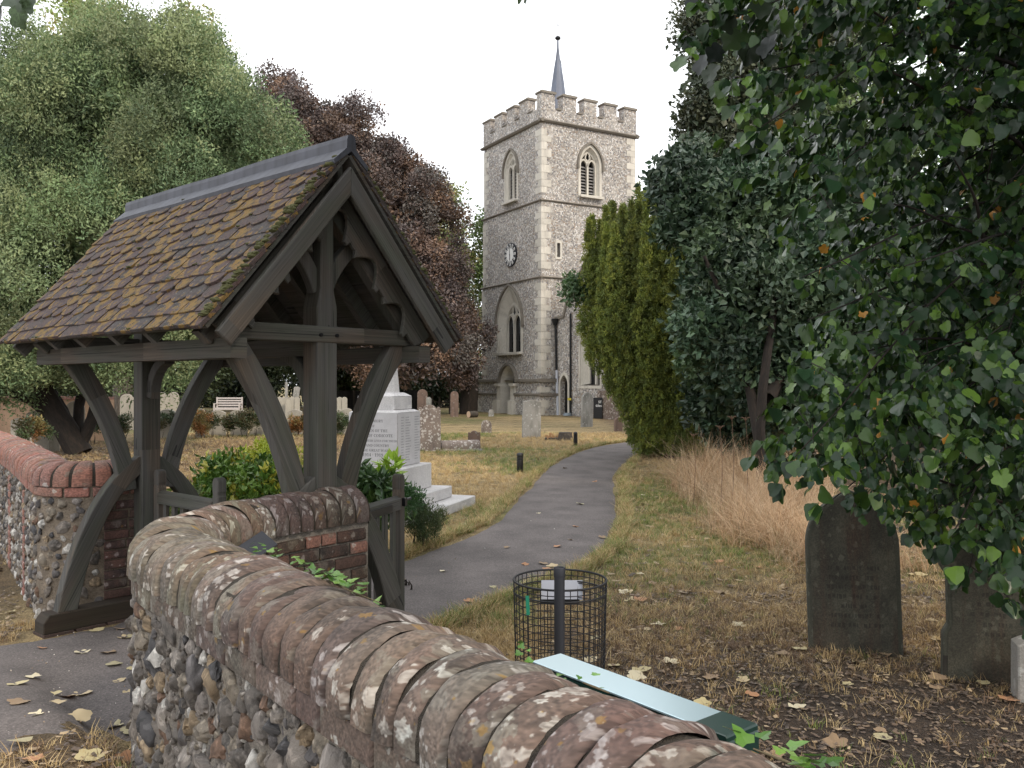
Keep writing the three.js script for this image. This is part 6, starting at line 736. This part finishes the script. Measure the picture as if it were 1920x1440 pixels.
const wallSegs = [nearPts, leftPts]; const nearWallDist = (x, d) => { let m = 9; for (const p of wallSegs) for (let i = 0; i < p.length - 1; i++) { const [a, b] = p[i], [c, e] = p[i + 1], t = clamp(((x - a) * (c - a) + (d - b) * (e - b)) / ((c - a) ** 2 + (e - b) ** 2)); m = Math.min(m, Math.hypot(x - lerp(a, c, t), d - lerp(b, e, t))); } return m; };
const memo = (x, d) => { const dx = x + 1.81, dd = d - 12.17, a = dx * 0.95 - dd * 0.31, b = dx * 0.31 + dd * 0.95; return Math.abs(a) < 1.03 && Math.abs(b) < 1.03; };
const freeGround = (x, d, pad = 0) => !insidePoly(pathPoly, x, d) && !insidePoly(apronPoly, x, d) && nearWallDist(x, d) > 0.2 + pad && !memo(x, d) && !(Math.abs((x + 2.05) * UX + (d - 6.05) * UD) < 1.35 && Math.abs((x + 2.05) * VX + (d - 6.05) * VD) < 0.9);
{
  const r = rng(500), tufts = [[], []], gA = [blade(9, 0.045, 0.004, 1.0, 501, 0.06), blade(11, 0.07, 0.005, 1.1, 502, 0.08)], straw = C3([206, 182, 134], [190, 164, 116], [176, 148, 102]), green = C3([120, 134, 62], [104, 124, 56], [136, 144, 72]), brown = C3([126, 100, 76], [106, 86, 66]);
  const put = (n, dmin, dmax, pmin, pmax, sc) => { for (let i = 0; i < n; i++) { const d = Math.sqrt(lerp(dmin * dmin, dmax * dmax, r())), px = lerp(pmin, pmax, r()), x = PX(px, d); if (!freeGround(x, d)) continue; const z = zone(x, d); if (r() < z[3] * 0.97 || r() < z[2] * 0.35) continue; const g = r() < clamp(z[1]) * 0.85, l = r() < z[2] * 0.6; E.set(0.4 * (r() - 0.5), r() * 6.28, 0.4 * (r() - 0.5)); tufts[r() < 0.3 ? 1 : 0].push({ p: V(x, groundY(x, d) - 0.004, -d), q: new THREE.Quaternion().setFromEuler(E), s: sc * (0.6 + 0.8 * r()), c: tone(r, l ? brown : g ? green : straw) }); } };
  put(20000, 2.6, 7, 900, 2000, 0.8); put(22000, 6, 14, 560, 1950, 0.95); put(26000, 12, 30, 250, 1350, 1.25); put(3000, 3, 6.5, -150, 420, 0.8); put(9000, 8, 26, -100, 620, 1.2);
  tufts.forEach((l, i) => instanced('grass', gA[i], LMdull, l, scene)); 
  // edge tufts of greener, longer grass against the path and the walls
  const ed = []; for (let i = 0; i < 5200; i++) { const u = r(), which = r() < 0.5 ? PATHL : PATHR, k = Math.floor(u * (which.length - 2)), f = r(), x = lerp(which[k][0], which[k + 1][0], f) + 0.12 * (r() - 0.5) + (which === PATHL ? -0.09 : 0.09), d = lerp(which[k][1], which[k + 1][1], f); if (!freeGround(x, d)) continue; E.set(0.6 * (r() - 0.5), r() * 6.28, 0.6 * (r() - 0.5)); ed.push({ p: V(x, groundY(x, d), -d), q: new THREE.Quaternion().setFromEuler(E), s: 0.8 + 0.8 * r(), c: tone(r, r() < 0.45 ? green : straw) }); } instanced('verge_grass', gA[1], LMdull, ed, scene);
  // tall dry stand on the right of the path
  const tall = [[], []], hg = [blade(4, 1.0, 0.009, 0.8, 511, 0.2), blade(4, 0.95, 0.011, 1.6, 512, 0.26)], tc = C3([204, 176, 140], [190, 158, 122], [178, 146, 112], [212, 188, 156]); const tg = [[], []];
  for (let i = 0; i < 8200; i++) { const u = r(), d = lerp(8.2, 16, Math.pow(u, 0.9)), c = lerp(3.05, 4.1, u), x = c + (0.55 + 0.75 * u) * (r() + r() - 1) * 1.4 + (d < 9.5 ? 0.35 : 0); const ed0 = lerp(2.05, 2.75, u), cl = vn(x * 1.7 + 31, d * 1.1 + 17, 256, 44), cl2 = vn(x * 4 + 5, d * 3 + 3, 256, 45); if (cl * 0.7 + cl2 * 0.3 < 0.3 + 0.15 * r()) continue; if (x < ed0 + 0.25 * r()) continue; E.set(1.1 * (r() - 0.5), r() * 6.28, 1.1 * (r() - 0.5)); const k = r() < 0.16; (k ? tg : tall)[i & 1].push({ p: V(x, groundY(x, d), -d), q: new THREE.Quaternion().setFromEuler(E), s: (k ? 0.35 : 0.62) * (0.6 + 0.75 * r()) * (0.7 + 0.4 * u) * (0.65 + 0.65 * cl), c: tone(r, k ? C3([96, 116, 58], [84, 106, 62]) : tc) }); }
  tall.forEach((l, i) => instanced('tall_dry_grass', hg[i], LMdull, l, scene)); tg.forEach((l, i) => instanced('rough_green_grass', hg[i], LMdull, l, scene));
  // a few dead umbel stalks standing above the straw
  for (const [px, py, d] of [[1372, 782, 11.5], [1398, 784, 11.6], [1350, 800, 11.2], [1300, 815, 12.5]]) { const tp = at(px, py, d), x = tp.x, o = thing('dead_umbel', 'dead brown umbel stalk standing above the dry grass', 'plant', [x, groundY(x, d), -d], 0, 'dead umbel stalks'), h = tp.y - groundY(x, d), gs = [limb([[0, 0, 0], [0.03, h * 0.6, 0], [0, h, 0]], 0.005, 0.003, 5, 6)]; for (let i = 0; i < 9; i++) { const a = i * 0.7; gs.push(limb([[0, h - 0.04, 0], [0.03 * Math.cos(a), h, 0.03 * Math.sin(a)], [0.06 * Math.cos(a), h + 0.012, 0.06 * Math.sin(a)]], 0.0022, 0.004, 4, 3)); } part('stalk', gs, std({ color: 0x6a5240 }), o); }
  // litter of small dead leaves and chips
  const chip = [clumpFlat(1), clumpFlat(2)], lit = [[], []], ld = C3([92, 76, 64], [76, 64, 54], [112, 94, 76]), lc = C3([136, 114, 92], [118, 98, 80], [160, 138, 108], [100, 84, 70], [178, 156, 124], [88, 74, 62]);
  const litter = (n, d0, d1, p0, p1, want, sc) => { for (let i = 0; i < n; i++) { const d = Math.sqrt(lerp(d0 * d0, d1 * d1, r())), x = PX(lerp(p0, p1, r()), d); if (!freeGround(x, d, 0.02)) continue; if (r() > want(zone(x, d))) continue; E.set(0.5 * (r() - 0.5), r() * 6.28, 0.5 * (r() - 0.5)); lit[i & 1].push({ p: V(x, groundY(x, d) + 0.006 + 0.012 * r(), -d), q: new THREE.Quaternion().setFromEuler(E), s: sc * (0.5 + 0.9 * r()), c: tone(r, r() < zone(x, d)[3] * 0.7 ? ld : lc) }); } };
  litter(15000, 2.4, 7.5, 880, 2000, z => 0.25 + z[2], 0.015); litter(5200, 3, 7.5, -200, 420, z => 0.6, 0.018); litter(9000, 8, 24, -150, 640, z => z[2], 0.05); litter(3500, 7, 14, 950, 1900, z => 0.2 + z[2] * 0.5, 0.035); litter(1500, 10, 28, 700, 1250, z => 0.5, 0.03);
  lit.forEach((l, i) => instanced('leaf_litter', chip[i], LMdull, l, scene));
  // small stones and crumbs on the asphalt
  const crumb = []; for (let i = 0; i < 420; i++) { const d = 4 + 14 * r() * r(), x = PX(lerp(0, 1250, r()), d); if (!insidePoly(pathPoly, x, d) && !insidePoly(apronPoly, x, d)) continue; E.set(r() * 6, r() * 6, 0); crumb.push({ p: V(x, groundY(x, d) + 0.021, -d), q: new THREE.Quaternion().setFromEuler(E), s: 0.002 + 0.004 * r(), c: tone(r, C3([180, 170, 158], [150, 130, 108], [214, 208, 198])) }); } instanced('gravel_crumbs', new THREE.IcosahedronGeometry(1, 0), std({}), crumb, scene);
}
function clumpFlat(seed) { const r = rng(seed + 50), P = []; const n = 6, rim = []; for (let i = 0; i < n; i++) { const a = i / n * 6.283, q = 0.6 + 0.6 * r(); rim.push([q * Math.cos(a) * 0.7, 0.3 * (r() - 0.4), q * Math.sin(a) * 1.1]); } for (let i = 0; i < n; i++) P.push(0, 0.1, 0, ...rim[(i + 1) % n], ...rim[i]); return fromTris(P); }
// single fallen leaves that can be picked out
{
  const r = rng(808), geos = [0, 1, 2, 3].map(i => { const g = bigLeaf(true, 20 + i), p = g.attributes.position, q = rng(i + 3), ph = q() * 9; for (let k = 0; k < p.count; k++) { const x = p.getX(k), y = p.getY(k) - 0.4; p.setXYZ(k, x, y, 0.6 * (x * x * (0.5 + q() * 0) + 0.5 * y * y) + 0.22 * (vn(x * 3 + ph, y * 3 + ph, 256, 4) - 0.5) + 0.02); } g.rotateX(-Math.PI / 2); g.computeVertexNormals(); return g; });
  const mats = [[196, 176, 138], [170, 160, 124], [214, 202, 170], [176, 128, 90], [146, 122, 94], [190, 176, 132]].map(c => leafMat({ color: new THREE.Color().setRGB(...lin(...c)), roughness: 0.8, transmission: 0.12 }));
  const where = [];
  for (const [px, py] of [[150, 1293], [80, 1217], [155, 1228], [60, 1258], [100, 1285], [215, 1252], [235, 1200], [265, 1207], [180, 1187], [225, 1185], [275, 1192], [250, 1260], [30, 1280], [110, 1312], [240, 1305], [145, 1342], [120, 1288], [35, 1322], [65, 1345], [205, 1230], [222, 1283], [250, 1200], [290, 1390], [230, 1395], [170, 1425], [60, 1430], [210, 1350], [245, 1370], [270, 1330], [40, 1400], [25, 1030], [70, 1060], [60, 1120], [45, 1090], [20, 1150], [100, 1130]]) where.push([px, py, 1.62]);
  for (let i = 0; i < 78; i++) where.push([lerp(1000, 1900, r()), lerp(1055, 1430, Math.pow(r(), 1.1)), 1.83]);
  for (const [px, py] of [[985, 1062], [1045, 1028], [1070, 1015], [870, 985], [1010, 965], [1088, 948], [1020, 1060], [925, 1105], [880, 1130], [1100, 1055], [1130, 1010], [830, 1075], [1190, 900], [1205, 930], [1080, 990], [950, 1030], [1115, 905], [1060, 880]]) where.push([px, py, 1.83]);
  where.forEach(([px, py, h], i) => { let d = h * FOCAL / (py - 720), x = PX(px, d); d = (EYE - groundY(x, d)) * FOCAL / (py - 720); x = PX(px, d); if (nearWallDist(x, d) < 0.26) return; const onP = insidePoly(pathPoly, x, d) || insidePoly(apronPoly, x, d), q = part('fallen_leaf', geos[i % 4], mats[Math.floor(r() * mats.length)], scene); q.position.set(x, groundY(x, d) + (onP ? 0.02 : 0.012), -d); q.rotation.set(0.3 * (r() - 0.5), r() * 6.28, 0.3 * (r() - 0.5)); q.scale.setScalar(0.07 + 0.06 * r()); tag(q, i < 36 ? 'dry curled fallen leaf on the pavement before the lychgate' : i < 114 ? 'dry fallen leaf on the bare ground near the litter bin and dark headstones' : 'dry pale fallen leaf lying on or beside the church path', 'leaf', i < 36 ? 'fallen leaves by the gate' : i < 114 ? 'fallen leaves under the lime' : 'fallen leaves along the path'); });
}
// ivy on the near wall
function ivyG(seed) { const P = []; const rim = [[0, 0], [0.32, -0.08], [0.5, 0.18], [0.26, 0.36], [0.22, 0.62], [0, 0.95], [-0.22, 0.62], [-0.26, 0.36], [-0.5, 0.18], [-0.32, -0.08]]; for (let i = 0; i < rim.length; i++) { const a = rim[i], b = rim[(i + 1) % rim.length]; const z = q => 0.14 * Math.abs(q[0]) - 0.1 * q[1] * q[1]; P.push(0, 0.3, 0.0, a[0], a[1], z(a), b[0], b[1], z(b)); } return fromTris(P); }
{
  const iv = ivyG(1), mats = C3([104, 144, 66], [92, 132, 58], [122, 156, 78], [84, 118, 62]);
  const sprig = (label, s, n, spread, size, lat0, seed, drop = 0.05) => { const r = rng(seed), b = nearWall.pos(s, lat0, 1.2), o = thing('ivy_sprig', label, 'ivy', b.toArray()), l = [], st = []; for (let k = 0; k < 3; k++) { const e = [0, 1, 2, 3].map(j => { const q = nearWall.pos(s + spread * (j / 3) * (k - 1 + 0.3 * r()), lat0, 1.066 + 0.15 * Math.pow(Math.sqrt(1 - (lat0 / 0.185) ** 2), 0.85)).sub(b); return q; }); st.push(limb(e, 0.0028, 0.0016, 5, 6)); } part('stem', st, std({ color: 0x6a5f48 }), o); for (let i = 0; i < n; i++) { const lat = lat0 + 0.16 * (r() - 0.5), q = nearWall.pos(s + spread * (r() - 0.5) * 2, lat, 0), c = clamp(lat / 0.185, -0.98, 0.98); q.y = 1.06 + 0.15 * Math.pow(Math.sqrt(1 - c * c), 0.85) + 0.012 + 0.03 * r(); E.set(-1.2 + 0.9 * (r() - 0.5), r() * 6.28, 0.6 * (r() - 0.5), 'YXZ'); l.push({ p: q.sub(b), q: new THREE.Quaternion().setFromEuler(E), s: size * (0.55 + 0.7 * r()), c: tone(r, mats) }); } instanced('leaves', iv, LMglossy, l, o); };
  const S = (px, d) => { let best = 0, m = 1e9; for (let s = 0; s < nearWall.LEN; s += 0.02) { const p = nearWall.pos(s, 0, 1.2), q = Math.abs(960 + p.x / -p.z * FOCAL - px) + (p.z > -0.6 ? 1e6 : 0) + (s < 1.2 ? 1e5 : 0); if (q < m) { m = q; best = s; } } return best; };
  sprig('ivy trailing over the coping beside the green cabinet', S(1390), 20, 0.07, 0.034, -0.1, 61); sprig('ivy tuft on the coping near the litter bin pole', S(1035), 6, 0.04, 0.024, -0.13, 62); sprig('small ivy tuft on the coping below the open gate', S(900), 7, 0.05, 0.02, -0.15, 63); sprig('ivy patch in the angle where the wall returns to the gate', S(560), 60, 0.24, 0.036, -0.13, 64); sprig('sparse ivy on the coping bend', S(455), 16, 0.08, 0.028, -0.1, 65); 
}
{ const o = part('slate_fragment', bbox(0.2, 0.012, 0.11, 0, 0, 0, 0.003), std({ color: 0x34363c, roughness: 0.35 }), scene); const p = nearWall.pos(1.05, -0.26, 1.02); o.position.copy(p); o.rotation.set(1.2, 0.9, -0.7); tag(o, 'dark wedge of slate lodged on the wall behind the coping bend', 'slate'); }
for (const o of scene.children) if (o.isInstancedMesh && !o.userData.label) { const L = { grass: ['short dry lawn grass', 'grass'], verge_grass: ['longer tufts along the path edges', 'grass'], tall_dry_grass: ['tall pale dry grass beside the path', 'grass'], rough_green_grass: ['rough green grass among the straw', 'grass'], leaf_litter: ['brown leaf litter on the ground', 'litter'], gravel_crumbs: ['pale crumbs of grit on the asphalt', 'grit'] }[o.name.replace(/_\d+$/, '')]; if (L) tag(o, L[0], L[1], null, 'stuff'); }
console.log('leaf instances', LEAFN);
scene.traverse(o => { if (o.isMesh) { o.castShadow = true; o.receiveShadow = true; } });
renderer.render(scene, camera);
